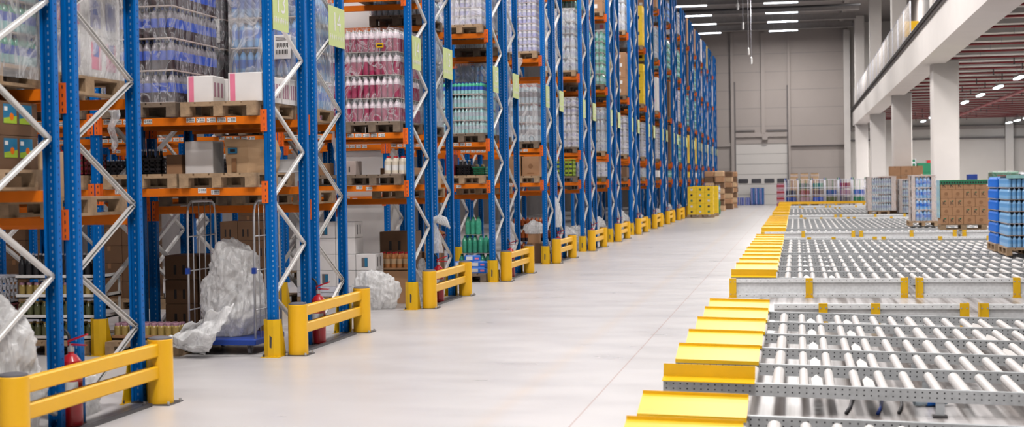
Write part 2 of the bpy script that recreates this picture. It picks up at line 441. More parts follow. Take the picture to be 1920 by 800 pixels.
for x, nm, ys in ((7.5, 'nearer line', (47.2, 52.3, 57.6, 63., 68.7, 74.9, 79.6, 85.2, 90.8)), (13.2, 'farther line', (84.5, 89.2, 93., 96.5))):
    for i, y in enumerate(ys):
        t = thing('strip_lamp', f'white strip lamp under the mezzanine, {ORD[i + 1]} lamp of the {nm}', 'lamp', (x, y, 5.0), group='mezzanine strip lamps')
        obj('housing', mzb, t); obj('diffuser', mzt, t)
        obj('hanger', MB().tube([(0, -.5, .12), (0, -.5, .62)], .008, 'steel', 5).tube([(0, .5, .12), (0, .5, .62)], .008, 'steel', 5), t)
struct('trim_5', MB().b2(3.5, XR, WALL_Y - .16, WALL_Y, 4.75, 4.95, 'wallp').b2(3.5, XR, WALL_Y - .22, WALL_Y, 4.1, 4.2, 'trimd').b2(13.2, 13.7, WALL_Y - .4, WALL_Y, 0, 5.5, 'walld')
       .b2(5.6, 6.1, WALL_Y - .4, WALL_Y, 0, 5.5, 'walld'))
# railing of mesh panels
def mesh_panel(L, H):
    p = MB()
    for x0 in (0, L): p.tube([(0, x0, 0), (0, x0, H)], .025, 'whitepk', 6)
    for z in (.06, H): p.tube([(0, 0, z), (0, L, z)], .018, 'whitepk', 6)
    q = MB(); n = int(L / .2)
    for i in range(1, n): q.tube([(0, i * L / n, .06), (0, i * L / n, H)], .0045, 'concw', 4)
    for i in range(1, int(H / .2)): q.tube([(0, 0, .06 + i * .2), (0, L, .06 + i * .2)], .006, 'concw', 4)
    return p.mesh('rail_frame'), q.mesh('wire_grid')
pf, pg = mesh_panel(2.9, 1.45)
for i in range(16):
    t = thing('mesh_railing', f'white wire mesh railing panel on the mezzanine edge, {ORD[i + 1]} from the far wall', 'railing', (XM + .12, 95.3 - 3. * i, 6.1), group='mezzanine railing panels')
    obj('rail_frame', pf, t); obj('wire_grid', pg, t)
for i, (y, z, h) in enumerate(((50.6, 6.1, .4), (54.0, 6.71, .55))):
    b0 = MB().rbox(0, .5, 0, .9, 0, h, 'yellow2', .02)
    if i: b0.b2(.05, .45, .05, .85, -.6, 0, 'slip')
    tag(obj('storage_box', b0, None, (XM + .2, y, z)), ('yellow storage box lying low behind the mezzanine railing', 'yellow and beige box standing higher behind the mezzanine railing')[i], 'box')
for i in range(5):
    y = 44.6 - i * 2.2
    b0 = MB()
    b0.rbox(.08, 1., 0, 1.7, 0.02, 1.9, 'slip', .02)
    for q in range(5): b0.b2(.074, .08, .16 + q * .32, .22 + q * .32, .2, 1.6, 'ink')
    tag(obj('storage_carton', b0, None, (XM + .95, y - 1.2, 6.1)), f'tall beige slotted carton behind the mezzanine railing, {ORD[5 - i]} from the camera', 'box', 'cartons on the mezzanine')

# ------------------------------------------------------------------ pallets
def pallet_parts(wood):
    deck = MB()
    for i in range(5): deck.b2(-.4 + i * .16375, -.4 + i * .16375 + .145, -.6, .6, .122, .144, wood)
    cross = MB()
    for y in (-.6, -.0725, .455): cross.b2(-.4, .4, y, y + .145, .1, .122, wood)
    block = MB().b2(-.05, .05, -.0725, .0725, .022, .1, wood)
    run = MB().b2(-.05, .05, -.6, .6, 0, .022, wood)
    return [x.mesh(n) for x, n in ((deck, 'deck'), (cross, 'cross_board'), (block, 'block'), (run, 'runner'))]
PP = {w_: pallet_parts(w_) for w_ in ('pallet', 'pallet2')}
def pallet_mono(wood):
    p = MB()
    for i in range(5): p.b2(-.4 + i * .16375, -.4 + i * .16375 + .145, -.6, .6, .122, .144, wood)
    for y in (-.6, -.0725, .455):
        p.b2(-.4, .4, y, y + .145, .1, .122, wood)
        for x in (-.35, 0, .35): p.b2(x - .05, x + .05, y, y + .145, .022, .1, wood)
    for x in (-.35, 0, .35): p.b2(x - .05, x + .05, -.6, .6, 0, .022, wood)
    return p.mesh('wooden_pallet')
PMONO = {w_: pallet_mono(w_) for w_ in ('pallet', 'pallet2')}
def pallet(x, y, z, label, wood='pallet', parts=True, rz=0, group=None):
    """x, y: centre of its footprint (0.8 wide, 1.2 deep)"""
    if not parts:
        return tag(obj('wooden_pallet', PMONO[wood], None, (x, y, z), (0, 0, rz)), label, 'pallet', group)
    t = thing('wooden_pallet', label, 'pallet', (x, y, z), (0, 0, rz), group)
    a, b, c_, d_ = PP[wood]
    obj('deck', a, t); obj('cross_board', b, t)
    for px in (-.35, 0, .35):
        obj('runner', d_, t, (px, 0, 0))
        for py in (-.5275, 0, .5275): obj('block', c_, t, (px, py, 0))
    return t

# ------------------------------------------------------------------ bottles
# kind: radius, height, profile (fraction of r, fraction of h, material)
def bprof(r, h, body, label, cap, top=None, lab=(.32, .62)):
    top = top or body
    return [(r * .86, 0, body), (r, h * .04, body), (r, h * lab[0], label), (r, h * lab[1], top), (r * .98, h * .70, top), (r * .6, h * .84, top), (r * .34, h * .9, cap), (r * .34, h * .985, cap), (r * .28, h, cap)]
KINDS = dict(
    cola=(.045, .31, bprof(.045, .31, 'cola', 'cobalt', 'dblue', 'colag')),
    smoky=(.045, .31, bprof(.045, .31, 'cola', 'black', 'black', 'cola')),
    juice=(.045, .30, bprof(.045, .30, 'juice', 'juice', 'white', 'juicetop', (.15, .6))),
    bluew=(.045, .31, bprof(.045, .31, 'waterb', 'waterlab', 'dblue', 'waterb')),
    clear=(.045, .31, bprof(.045, .31, 'clearb', 'clearlab', 'dblue', 'clearb')),
    grey=(.045, .38, bprof(.045, .38, 'clearb', 'colag', 'red', 'clearb')),
    teal=(.033, .21, bprof(.033, .21, 'teal', 'clearb', 'teal', 'teal')),
    green=(.033, .21, bprof(.033, .21, 'teal', 'cobalt', 'dblue', 'greenb')),
    biggreen=(.045, .31, bprof(.045, .31, 'greenb', 'greenb', 'green', 'greenb')),
    amber=(.04, .25, bprof(.04, .25, 'amber', 'kraft3', 'red', 'amber')),
    orangeb=(.045, .25, bprof(.045, .25, 'cola', 'orangeb', 'orangeb', 'orangeb')),
    jar=(.037, .15, [(.034, 0, 'jar'), (.037, .01, 'jar'), (.037, .11, 'jar'), (.03, .125, 'mauve'), (.03, .145, 'mauve'), (.028, .15, 'mauve')]),
    bluesm=(.037, .212, bprof(.037, .212, 'skyb', 'waterb', 'whitepk', 'skyb')),
    bluedk=(.037, .212, bprof(.037, .212, 'waterlab', 'waterlab', 'skyb', 'waterlab')),
    olive=(.037, .17, [(.034, 0, 'olive'), (.037, .01, 'olive'), (.037, .12, 'olive'), (.02, .15, 'jar'), (.02, .165, 'jar'), (.018, .17, 'jar')]),
    milk=(.05, .24, bprof(.05, .24, 'milk', 'white', 'red', 'milk', (.2, .5))),
    dark=(.036, .25, [(.034, 0, 'black'), (.036, .01, 'black'), (.036, .14, 'black'), (.014, .19, 'black'), (.014, .23, 'steel'), (.012, .25, 'steel')]),
    can=(.045, .13, [(.04, 0, 'lilac'), (.045, .01, 'lilac'), (.045, .08, 'whitepk'), (.045, .12, 'lilac'), (.04, .13, 'steel')]),
)
_pk = {}
def pack_mesh(kind, nx, ny, n=10, base=True):
    key = (kind, nx, ny, n)
    if key in _pk: return _pk[key]
    r, h, pf_ = KINDS[kind]; mb = MB(); g = r * 2.03
    for i in range(nx):
        for j in range(ny): mb.lathe(pf_, ((i + .5) * g, (j + .5) * g, .006), n)
    if base: mb.b2(0, nx * g, 0, ny * g, 0, .006, 'slip')
    _pk[key] = (mb.mesh('bottle_pack'), nx * g, ny * g, h + .008)
    return _pk[key]

def shell(x, y, z, seed, amp=.012, m='film', inflate=.015, res=.1, top=True):
    """loose film skin around a box x*y*z (origin at its left front bottom corner)"""
    mb = MB(); e = inflate
    def grid(P, nu, nv, nrm):
        pts = []; fs = []
        for i in range(nu + 1):
            for j in range(nv + 1):
                p = Vector(P(i / nu, j / nv))
                edge = .25 if i in (0, nu) or j in (0, nv) else 1
                w_ = noise.noise(Vector((p.x * 4 + seed, p.y * 4, p.z * 9))) + .6 * noise.noise(Vector((p.x * 11, p.y * 11 + seed, p.z * 21)))
                pts.append(p + Vector(nrm) * (w_ * amp * edge))
        for i in range(nu):
            for j in range(nv):
                a = i * (nv + 1) + j; fs.append((a, a + nv + 1, a + nv + 2, a + 1))
        mb.add(pts, fs, m, True)
    nx, ny, nz = (max(3, int(q / res)) for q in (x, y, z))
    grid(lambda u, v: (-e + u * (x + 2 * e), -e, v * (z + e)), nx, nz, (0, -1, 0))
    grid(lambda u, v: (x + e, -e + u * (y + 2 * e), v * (z + e)), ny, nz, (1, 0, 0))
    grid(lambda u, v: (-e, y + e - u * (y + 2 * e), v * (z + e)), ny, nz, (-1, 0, 0))
    grid(lambda u, v: (x + e - u * (x + 2 * e), y + e, v * (z + e)), nx, nz, (0, 1, 0))
    if top: grid(lambda u, v: (-e + u * (x + 2 * e), -e + v * (y + 2 * e), z + e), nx, ny, (0, 0, 1))
    return mb

def bottle_load(label, x0, y0, z0, kind, tiers, W=.78, D=1.14, pk=(3, 2), wrap='film', group=None, topkind=None, seed=1, gap=.006, sheet=True, name='bottle_pallet_load', rz=0, skirt=0.):
    t = thing(name, label, 'bottle load', (x0, y0, z0), (0, 0, rz), group)
    z = 0
    for k in range(tiers):
        kd = topkind if (topkind and k == tiers - 1) else kind
        me, pw, pd, ph = pack_mesh(kd, *pk)
        nx = max(1, round(W / pw)); ny = max(1, round(D / pd))
        sx, sy = W / nx, D / ny
        for i in range(nx):
            for j in range(ny):
                if j == 0 or i == nx - 1 or k == tiers - 1:
                    obj('bottle_pack', me, t, (i * sx, j * sy, z), scale=(sx / pw * .995, sy / pd * .995, 1))
        z += ph + gap
        if sheet and k < tiers - 1:
            obj('slip_sheet', MB().b2(.0, W, .0, D, z - gap, z, 'slip'), t)
    if wrap: obj('stretch_film', shell(W, D, z - (ph if wrap == 'filmt' else 0) + skirt, seed, inflate=.015 if not skirt else .045, m='film' if wrap == 'filmt' else wrap), t, (0, 0, -skirt))
    return t, z

# ------------------------------------------------------------------ cartons
def carton_mb(w_, d_, h_, m='kraft', marks=None):
    mb = MB().rbox(0, w_, 0, d_, 0, h_, m, .006)
    if marks: marks(mb, w_, d_, h_)
    return mb
def mk_pink(mb, w_, d_, h_):
    mb.b2(.02, .075, -.002, 0, .003, h_ - .01, 'pink'); mb.b2(.02, .075, 0, d_, h_, h_ + .002, 'pink')
    for q in range(3): mb.b2(w_, w_ + .002, d_ * (.1 + q * .3), d_ * (.25 + q * .3), h_ * .2, h_ * .75, 'mauve')
def mk_blue(mb, w_, d_, h_):
    for x in (w_ * .3,):
        mb.b2(x, x + .09, -.002, 0, h_ * .18, h_ * .78, 'trimd'); mb.b2(x + .045, x + .085, -.003, -.001, h_ * .22, h_ * .74, 'cyanp')
    for y in (d_ * .25, d_ * .6): mb.b2(w_, w_ + .002, y, y + .035, h_ * .2, h_ * .8, 'trimd')
def mk_tape(mb, w_, d_, h_):
    mb.b2(w_ / 2 - .025, w_ / 2 + .025, -.0015, d_, h_ - .07, h_ + .0015, 'tape')
def mk_face(mb, w_, d_, h_):
    mb.b2(w_ * .28, w_ * .36, -.002, 0, h_ * .2, h_ * .6, 'ink'); mb.b2(w_ * .55, w_ * .63, -.002, 0, h_ * .2, h_ * .6, 'ink')
def mk_k(mb, w_, d_, h_):
    mb.text('K', h_ * .62, T_front(w_ / 2, -.002, h_ * .42), 'ink'); mb.b2(w_ * .46, w_ * .72, -.003, 0, h_ * .62, h_ * .74, 'green')
def mk_ring(mb, w_, d_, h_):
    mb.lathe([(.05, 0, 'tape'), (.05, .002, 'tape')], (0, 0, 0), 12, Matrix.Translation((w_ / 2, -.0005, h_ * .5)) @ Matrix.Rotation(PI / 2, 4, 'X'))
    mb.b2(w_ * .3, w_ * .7, -.002, 0, h_ * .1, h_ * .16, 'tape')
def mk_juice(mb, w_, d_, h_):
    """colour photo panels of a fruit drink on the aisle side"""
    for y in (d_ * .2, d_ * .56):
        a, b = y, y + d_ * .3
        mb.b2(w_, w_ + .002, a, b, h_ * .35, h_ * .92, 'cyanp')
        mb.add([(w_ + .003, a, h_ * .35), (w_ + .003, b, h_ * .35), (w_ + .003, b, h_ * .58), (w_ + .003, a, h_ * .5)], [(0, 1, 2, 3)], 'limep')
        mb.lathe([(h_ * .11, 0, 'orange'), (h_ * .11, .002, 'orange')], (0, 0, 0), 14, Matrix.Translation((w_ + .002, (a + b) / 2 + .02, h_ * .55)) @ Matrix.Rotation(PI / 2, 4, 'Y'))
        mb.b2(w_ + .001, w_ + .004, a + .01, a + .05, h_ * .72, h_ * .84, 'white')

def place_carton(label, x, y, z, w_, d_, h_, m='kraft', marks=None, rz=0, group=None, cat='carton', name='carton'):
    o = obj(name, carton_mb(w_, d_, h_, m, marks), None, (x, y, z), (0, 0, rz))
    return tag(o, label, cat, group)

# ------------------------------------------------------------------ racks
X0, BAY, PITCH, YA = -5.16, 1.87, 5.375, 13.84
def row_y(r): return YA + (r - 2) * PITCH
POST = [(-.05, .035), (-.05, -.027), (-.04, -.035), (-.013, -.035), (-.009, -.027), (.009, -.027), (.013, -.035), (.04, -.035), (.05, -.027), (.05, .035),
        (.032, .035), (.032, .031), (.046, .031), (.046, -.024), (.039, -.031), (.016, -.031), (.012, -.023), (-.012, -.023), (-.016, -.031), (-.039, -.031), (-.046, -.024), (-.046, .031), (-.032, .031), (-.032, .035)]
H = 9.65
def post_obj_mesh(h):
    mb = MB().prism(POST, 2, .008, h, 'blue'); mb.b2(-.054, .054, -.039, .039, 0, .008, 'dsteel'); return mb.mesh('upright')
POSTM = post_obj_mesh(H)
DEP = 1.02                                    # between the two posts of a frame
def brace_mesh(dy, dz):
    """C-shaped zinc strut from (0,0,0) to (0,dy,dz)"""
    mb = MB(); L = math.hypot(dy, dz); a = math.atan2(dz, dy)
    T = Matrix.Rotation(a, 4, 'X')
    mb.prism([(-.016, -.018), (.012, -.018), (.018, -.012), (.018, .012), (.012, .018), (-.016, .018), (-.016, .012), (.008, .012), (.008, -.012), (-.016, -.012)], 1, 0, L, 'brace', T)
    mb.lathe([(.008, -.022, 'steel'), (.008, .026, 'steel')], (0, 0, 0), 6, T @ Matrix.Translation((0, .02, 0)) @ Matrix.Rotation(PI / 2, 4, 'Y'))
    return mb
YS = DEP - .05
BR_UP = brace_mesh(YS, .485).mesh('brace'); BR_DN = brace_mesh(YS, -.485).mesh('brace')
ZN = [.12 + .485 * i for i in range(20)]      # zigzag nodes: even at the inner post, odd at the aisle post
def bracing_mesh(i0):
    mb = MB()
    for i in range(i0, 19):
        src = brace_mesh(YS, -.485) if i % 2 == 0 else brace_mesh(YS, .485)
        zz = ZN[i + 1] if i % 2 == 0 else ZN[i]
        T = Matrix.Translation((0, 0, zz))
        a = math.atan2(.485 * (-1 if i % 2 == 0 else 1), YS); L = math.hypot(YS, .485)
        T2 = Matrix.Translation((0, 0, zz)) @ Matrix.Rotation(a, 4, 'X')
        mb.prism([(-.018, -.02), (.018, -.02), (.018, .02), (-.018, .02)], 1, 0, L, 'brace', T2)
    return mb.mesh('bracing')
BRACING = {i0: bracing_mesh(i0) for i0 in (0, 8, 10)}
BL = BAY - .106
def beam_mb(far):
    mb = MB()
    prof = [(0, 0), (0, -.052), (.004, -.08), (.05, -.08), (.05, .0)]
    mb.prism([(-.025 + p[0], p[1]) for p in prof], 0, -BL / 2, BL / 2, 'orange')
    if far:
        for s_ in (-1, 1): connector(mb, s_)
    return mb
def connector(mb, s_):
    x = s_ * BL / 2
    mb.b2(min(x, x - s_ * .03), max(x, x - s_ * .03), -.031, -.026, -.16, .06, 'clip')
    mb.b2(min(x, x + s_ * .045), max(x, x + s_ * .045), -.05, -.045, -.16, .06, 'clip')
    mb.b2(x - .003, x + .003, -.05, -.026, -.16, .06, 'clip')
    for z in (.03, -.03, -.09, -.135): mb.b2(x + s_ * .018 - .004, x + s_ * .018 + .004, -.052, -.049, z - .012, z + .012, 'cable')
BEAM_N = beam_mb(False).mesh('beam'); BEAM_F = beam_mb(True).mesh('beam')
CONN = {}
for s_ in (-1, 1):
    mb = MB(); connector(mb, s_); CONN[s_] = mb.mesh('beam_connector')
_st = {}
def sticker(d_):
    if d_ not in _st:
        mb = MB().b2(-.045, .045, -.0015, 0, -.024, .024, 'white')
        mb.text(d_, .042, T_front(-.032, -.002, 0), 'ink')
        for i in range(9): mb.b2(-.014 + i * .006, -.014 + i * .006 + (.004 if i % 3 else .002), -.002, -.001, -.004, .016, 'ink')
        mb.b2(-.014, .04, -.002, -.001, -.016, -.01, 'trimd')
        _st[d_] = mb.mesh('location_label')
    return _st[d_]
def sign_mesh(num, w_):
    mb = MB().b2(0, .004, 0, w_, 0, .45, 'lime')
    mb.text(num, .30, T_side(.005, w_ / 2, .27), 'white')
    for i in range(8):
        y = w_ * (.1 + .8 * i / 7)
        mb.add([(.0055, y - .018, .115), (.0055, y + .018, .115), (.0055, y, .065)], [(0, 1, 2)], 'white')
        mb.b2(.004, .0055, y - .006, y + .006, .11, .135, 'white')
    return mb

LV_A = [1.70, 2.415, 4.285, 6.33, 8.3]
LV_B = [1.50, 2.415, 4.0, 5.9, 7.8]
def rack(r, face):
    """one single-depth rack; face A looks at the camera, face B looks away"""
    nb = {1: 1, 2: 3, 3: 4, 4: 4, 5: 2, 6: 2}.get(r, 1)
    near = r <= 5
    yb = row_y(r)
    yf, s_ = (yb, 1) if face == 'A' else (yb + 2.33, -1)        # aisle side, direction into the rack
    num = str((11 if face == 'A' else 12) + r)          # the number of the aisle it faces
    nm = 'camera-side' if face == 'A' else 'far-side'
    t = thing('pallet_rack', f'tall blue and orange pallet rack, {nm} one of the {rowname(r)} from the camera', 'pallet rack', (X0, yf, 0), group='pallet racks')
    out_rot = 0 if face == 'A' else PI
    for i in range(nb + 1):
        x = -BAY * i
        obj('upright', POSTM, t, (x, 0, 0), (0, 0, out_rot))
        obj('upright', POSTM, t, (x, s_ * DEP, 0), (0, 0, out_rot + PI))
        rot = (0, 0, 0) if face == 'A' else (0, 0, PI)
        if i == 0 and r <= 4:
            n_ = 10 if r > 2 else 8
            for q in range(n_):
                if q % 2 == 0: obj('brace', BR_DN, t, (x, s_ * .025, ZN[q + 1]), rot)
                else: obj('brace', BR_UP, t, (x, s_ * .025, ZN[q]), rot)
            obj('bracing', BRACING[n_], t, (x, s_ * .025, 0), rot)
        else:
            obj('bracing', BRACING[0], t, (x, s_ * .025, 0), rot)
    lv = LV_A if face == 'A' else LV_B
    for i in range(nb):
        xc = -BAY * (i + .5)
        for k_, z in enumerate(lv):
            if face == 'A' and k_ == 0 and i == 1 and r == 4: z = 1.50
            for yy, rot in ((0, out_rot), (s_ * DEP, out_rot + PI)):
                if near:
                    b_ = obj('beam', BEAM_N, t, (xc, yy, z - .004), (0, 0, rot))
                    for e in (-1, 1): obj('beam_connector', CONN[e], b_)
                    if face == 'A' and rot == 0 and k_ < 2 and r > 1:
                        for px, ds in ((.40, '87654' if k_ else '21'), (-.50, '87654' if k_ else '21')):
                            if k_:
                                for q, dg in enumerate(ds): obj('location_label', sticker(dg), b_, (px - .29 + q * .11, -.0265, -.03 - q * .0015))
                            else:
                                for q, dg in enumerate(ds): obj('location_label', sticker(dg), b_, (px - .18 + q * .14, -.0265, -.026 - q * .018))
                else:
                    obj('beam', BEAM_F, t, (xc, yy, z - .004), (0, 0, rot))
    ws = .45 if face == 'A' else .58
    sg = obj('row_sign', sign_mesh(num, ws), t, (.056, 0 if face == 'A' else -.56, 3.27))
    sg['label'] = 'lime green row sign with white digits'
    if r <= 6 and face == 'A':
        obj('floor_strip', MB().b2(.172, .21, .32, 2.12, 0, .025, 'dsteel'), t)  # thin dark strip lying on the floor along the row end
    return t
NROW = 17
for r in range(1, NROW + 1):
    for f_ in 'AB': rack(r, f_)

# upright guards
def guard_parts():
    g = MB()
    g.prism([(-.085, .02), (-.085, -.03), (-.03, -.075), (.03, -.075), (.085, -.03), (.085, .02), (.078, .02), (.078, -.027), (.027, -.068), (-.027, -.068), (-.078, -.027), (-.078, .02)], 2, .006, .375, 'yellow2')
    gus = MB().prism([(.02, .006), (.14, .006), (.02, .34)], 0, .078, .085, 'yellow2')
    base = MB().b2(-.095, .095, -.11, -.062, 0, .006, 'yellow2').b2(.062, .095, -.062, .16, 0, .006, 'yellow2')
    for x, y in ((.08, .12), (-.07, -.09)): base.lathe([(.012, .006, 'dsteel'), (.012, .03, 'dsteel')], (x, y, 0), 6)
    return g.mesh('guard_shield'), gus.mesh('gusset'), base.mesh('base_plate')
G1, G2, G3 = guard_parts()
scr = MB().add([(-.012, -.0765, .1), (.008, -.0765, .09), (.014, -.0765, .2), (-.01, -.0765, .22)], [(0, 1, 2, 3)], 'dsteel').mesh('scrape')
def guard(r, i, face):
    yb = row_y(r); y = yb - .005 if face == 'A' else yb + 2.335
    nm = 'camera-side' if face == 'A' else 'far-side'
    if i == 0: lab = f'yellow post guard on the {nm} end upright of the {rowname(r)}'
    else: lab = f'yellow post guard on the second {nm} upright of the {rowname(r)}'
    t = thing('upright_guard', lab, 'post guard', (X0 - BAY * i, y, 0), (0, 0, 0 if face == 'A' else PI), 'rack post guards')
    obj('guard_shield', G1, t); obj('gusset', G2, t); obj('base_plate', G3, t)
    if face == 'A' and i == 0: obj('scrape', scr, t)
for r in range(2, 14): guard(r, 0, 'A')
guard(2, 1, 'A'); guard(3, 1, 'A'); guard(4, 1, 'A'); guard(5, 1, 'A')
for r in range(1, 6): guard(r, 0, 'B')

# barriers at the row ends
def bollard():
    b = MB().lathe([(.1, .006, 'yellow'), (.1, .505, 'yellow'), (.097, .51, 'yellow')], (0, 0, 0), 24)
    cap = MB().lathe([(.096, .505, 'grey_cap'), (.09, .522, 'grey_cap'), (.06, .53, 'grey_cap'), (0.0, .532, 'grey_cap')], (0, 0, 0), 24)
    pl = MB().b2(-.102, .13, -.13, .13, 0, .008, 'dsteel')
    for x in (-.085, .112):
        for y in (-.112, .112): pl.lathe([(.012, .008, 'steel'), (.012, .03, 'steel')], (x, y, 0), 6)
    return b.mesh('bollard'), cap.mesh('cap'), pl.mesh('base_plate')
B1, B2, B3 = bollard()
RAILM = MB().prism([(-.03, -.052), (.02, -.052), (.03, -.042), (.03, .042), (.02, .052), (-.03, .052)], 1, .09, 2.11, 'yellow').mesh('barrier_rail')
for r in range(1, 14):
    t = thing('rack_end_barrier', f'yellow two-rail barrier between bollards, guarding the end of the {rowname(r)}', 'barrier', (-4.955, row_y(r) + (.16 if r > 1 else .09), 0), group='rack end barriers')
    for y in (0, 2.2):
        b_ = obj('bollard', B1, t, (0, y, 0)); obj('cap', B2, b_); obj('base_plate', B3, b_)
    for z in (.43, .255): obj('barrier_rail', RAILM, t, (0, 0, z))

# fire extinguishers
def ext_parts():
    cyl = MB().lathe([(.06, 0, 'red'), (.076, .015, 'red'), (.076, .43, 'red'), (.07, .475, 'red'), (.045, .51, 'red'), (.022, .525, 'red'), (.022, .54, 'red')], (0, 0, 0), 20)
    lab = MB()
    n = 8; pts = []
    for i in range(n + 1):
        a = -PI * .85 + PI * .75 * i / n
        pts += [(.0768 * math.cos(a), .0768 * math.sin(a), .2), (.0768 * math.cos(a), .0768 * math.sin(a), .33)]
    lab.add(pts, [(2 * i, 2 * i + 2, 2 * i + 3, 2 * i + 1) for i in range(n)], 'white', True)
    valve = MB().lathe([(.024, .54, 'steel'), (.024, .575, 'steel'), (.012, .58, 'steel'), (.012, .6, 'steel')], (0, 0, 0), 10)
    h = MB().prism([(-.02, .585), (.13, .585), (.135, .592), (-.02, .6)], 1, -.011, .011, 'red').prism([(-.02, .605), (.14, .66), (.14, .672), (-.025, .62)], 1, -.011, .011, 'red')
    hose = MB().tube([(-.02, 0, .56)] + [(-.02 - .075 + .075 * math.cos(a), .02, .6 + .1 * math.sin(a)) for a in [R(q) for q in range(20, 200, 20)]] + [(-.125, .0, .45), (-.1, -.02, .3)], .011, 'black', 8)
    return cyl.mesh('cylinder'), lab.mesh('instruction_label'), valve.mesh('valve'), h.mesh('handle'), hose.mesh('hose')
EX = ext_parts()
for r in range(1, 12):
    t = thing('fire_extinguisher', f'red fire extinguisher behind the barrier at the end of the {rowname(r)}', 'fire extinguisher', (-5.075 if r > 1 else -5.12, row_y(r) + 1.165, 0), (0, 0, random.uniform(-.25, .1)), 'fire extinguishers')
    for me, n_ in zip(EX, ('cylinder', 'instruction_label', 'valve', 'handle', 'hose')): obj(n_, me, t)

# ------------------------------------------------------------------ goods on the racks
XRT, XLF = -5.665, -6.52                       # pallet centres in the first bay: right place, left place
def yA(r): return row_y(r) + .51
def yB(r): return row_y(r) + 1.82
def pal_load(r, face, k, x, kind, tiers, what, wood='pallet2', wrap='film', seed=1, **kw):
    kw.setdefault('skirt', 0.)
    """a pallet on beam level k with a bottle load on it"""
    z = (LV_A if face == 'A' else LV_B)[k] + .003; yc = yA(r) if face == 'A' else yB(r)
    pallet(x, yc, z, 'wooden pallet under the ' + (what if len(what.split()) < 10 else what.split(',')[0]), wood)
    return bottle_load('stretch-wrapped ' + what if wrap else what, x - .385, yc - .585, z + .145, kind, tiers, .77, 1.17, wrap=wrap, seed=seed, **kw)

# row 1, mostly hidden by the end frames
pal_load(1, 'A', 1, XRT, 'green', 6, 'mixed drink bottles on the upper beams of the nearest rack', 'pallet', 'filmw', seed=3, pk=(5, 4), skirt=.09)
z = LV_A[0]; pallet(XRT, yA(1), z, 'wooden pallet under the fruit drink cartons of the nearest rack', 'pallet')
for i, (dx, dy, dz) in enumerate(((0, 0, 0), (0, .58, 0), (0, 0, .235), (0, .58, .235))):
    place_carton(f'brown fruit drink carton on the nearest rack, {"upper" if dz else "lower"} layer, {"farther" if dy else "nearer"} one', XRT - .39, yA(1) - .58 + dy, z + .145 + dz, .76, .57, .232, 'kraft2', mk_juice, group='fruit drink cartons')
pallet(XRT, yB(1), LV_B[1], 'wooden pallet under the milky wrapped load on the nearest far-side rack')
t = thing('wrapped_carton_load', 'milky wrapped load with blue and violet pictures on the nearest far-side rack', 'wrapped load', (XRT - .385, yB(1) - .585, LV_B[1] + .145))
for k in range(4):
    for j in range(2):
        mb = carton_mb(.76, .57, .318, 'wcart')
        for y in (.08, .33):
            mb.b2(.76, .762, y, y + .16, .06, .27, 'pink' if (j + k) % 2 else 'lilac'); mb.b2(.762, .763, y + .04, y + .12, .16, .27, 'cobalt')
        obj('carton', mb, t, (0, .585 * j, k * .322))
obj('stretch_film', shell(.76, 1.165, 1.30, 9, .010, 'filmw'), t)
pallet(XRT, yB(1), 1.50, 'wooden pallet on the lower beams of the nearest far-side rack')
place_carton('tall pale brown carton on the lower beams of the nearest far-side rack', XRT - .1, yB(1) - .5, 1.645, .35, .4, .34, 'kraft3', mk_tape)

# row 2, camera side
for dz in (0,):
    pal_load(2, 'A', 1, XLF, 'cola', 4, 'dark bottles with cobalt labels, left place on the second double row', 'pallet2', 'film', seed=11)
pallet(XRT, yA(2), LV_A[1], 'wooden pallet under the white cartons with pink bands')
zz = LV_A[1] + .145
for i, (x, y, w_, d_, h_, lab) in enumerate((
        (-6.03, 13.84, .28, .30, .265, 'white carton with a pink band, left front one on the pallet'),
        (-5.58, 13.82, .355, .33, .285, 'white carton with a pink band, right front one on the pallet'),
        (-6.02, 14.16, .30, .28, .25, 'white pink-banded carton behind the left front one'),
        (-5.57, 14.17, .33, .26, .26, 'white pink-banded carton behind the right front one'),
        (-5.56, 14.45, .32, .22, .27, 'white pink-banded carton third back on the right side'),
        (-5.56, 14.69, .32, .22, .27, 'white pink-banded carton at the back of the right side'))):
    place_carton(lab, x, y, zz, w_, d_, h_, 'wcart', mk_pink, group='white cartons with pink bands')
z = LV_A[0]
pallet(XRT - .03, yA(2), z, 'pale wooden pallet under the white carton and the brown paper bag', 'pallet')
pallet(XLF + .0, yA(2), z, 'grey wooden pallet under the black crate on the second double row')
place_carton('plain white upright carton standing on a pale pallet', -6.20, 14.15, z + .145, .305, .3, .335, 'wcart')
mb = MB()                                      # slumped paper sack: soft box
N = 8; pts = []; fs = []
for i in range(N + 1):
    f = i / N
    for (x, y) in ((0, 0), (.22, -.02), (.40, .02), (.42, .2), (.40, .38), (.2, .4), (0, .38), (-.01, .19)):
        b_ = .03 * math.sin(PI * f) + .02 * noise.noise(Vector((x * 5, y * 5, f * 4)))
        sx = 1 + b_ * 3 * (1 if x > .2 else -.3)
        pts.append((x * sx - (.03 * f if x < .1 else 0), y * (1 + b_), f * (.36 - .1 * max(0, x - .2) * 2) + (.02 * math.sin(x * 20) * f)))
for i in range(N):
    for k in range(8): fs.append((i * 8 + k, i * 8 + (k + 1) % 8, i * 8 + 8 + (k + 1) % 8, i * 8 + 8 + k))
fs.append(tuple(N * 8 + k for k in range(8))); mb.add(pts, fs, 'kraft3')
sack = thing('paper_sack', 'slumped pale brown paper sack with a small blue label on a pallet', 'sack', (-5.74, 14.15, z + .145))
obj('sack_body', mb, sack); obj('blue_label', MB().b2(.02, .12, -.028, -.018, .2, .26, 'cyanp').b2(.045, .1, -.03, -.02, .215, .245, 'ink'), sack)
obj('tape_strip', MB().b2(.06, .11, -.03, -.018, .01, .15, 'tape'), sack)
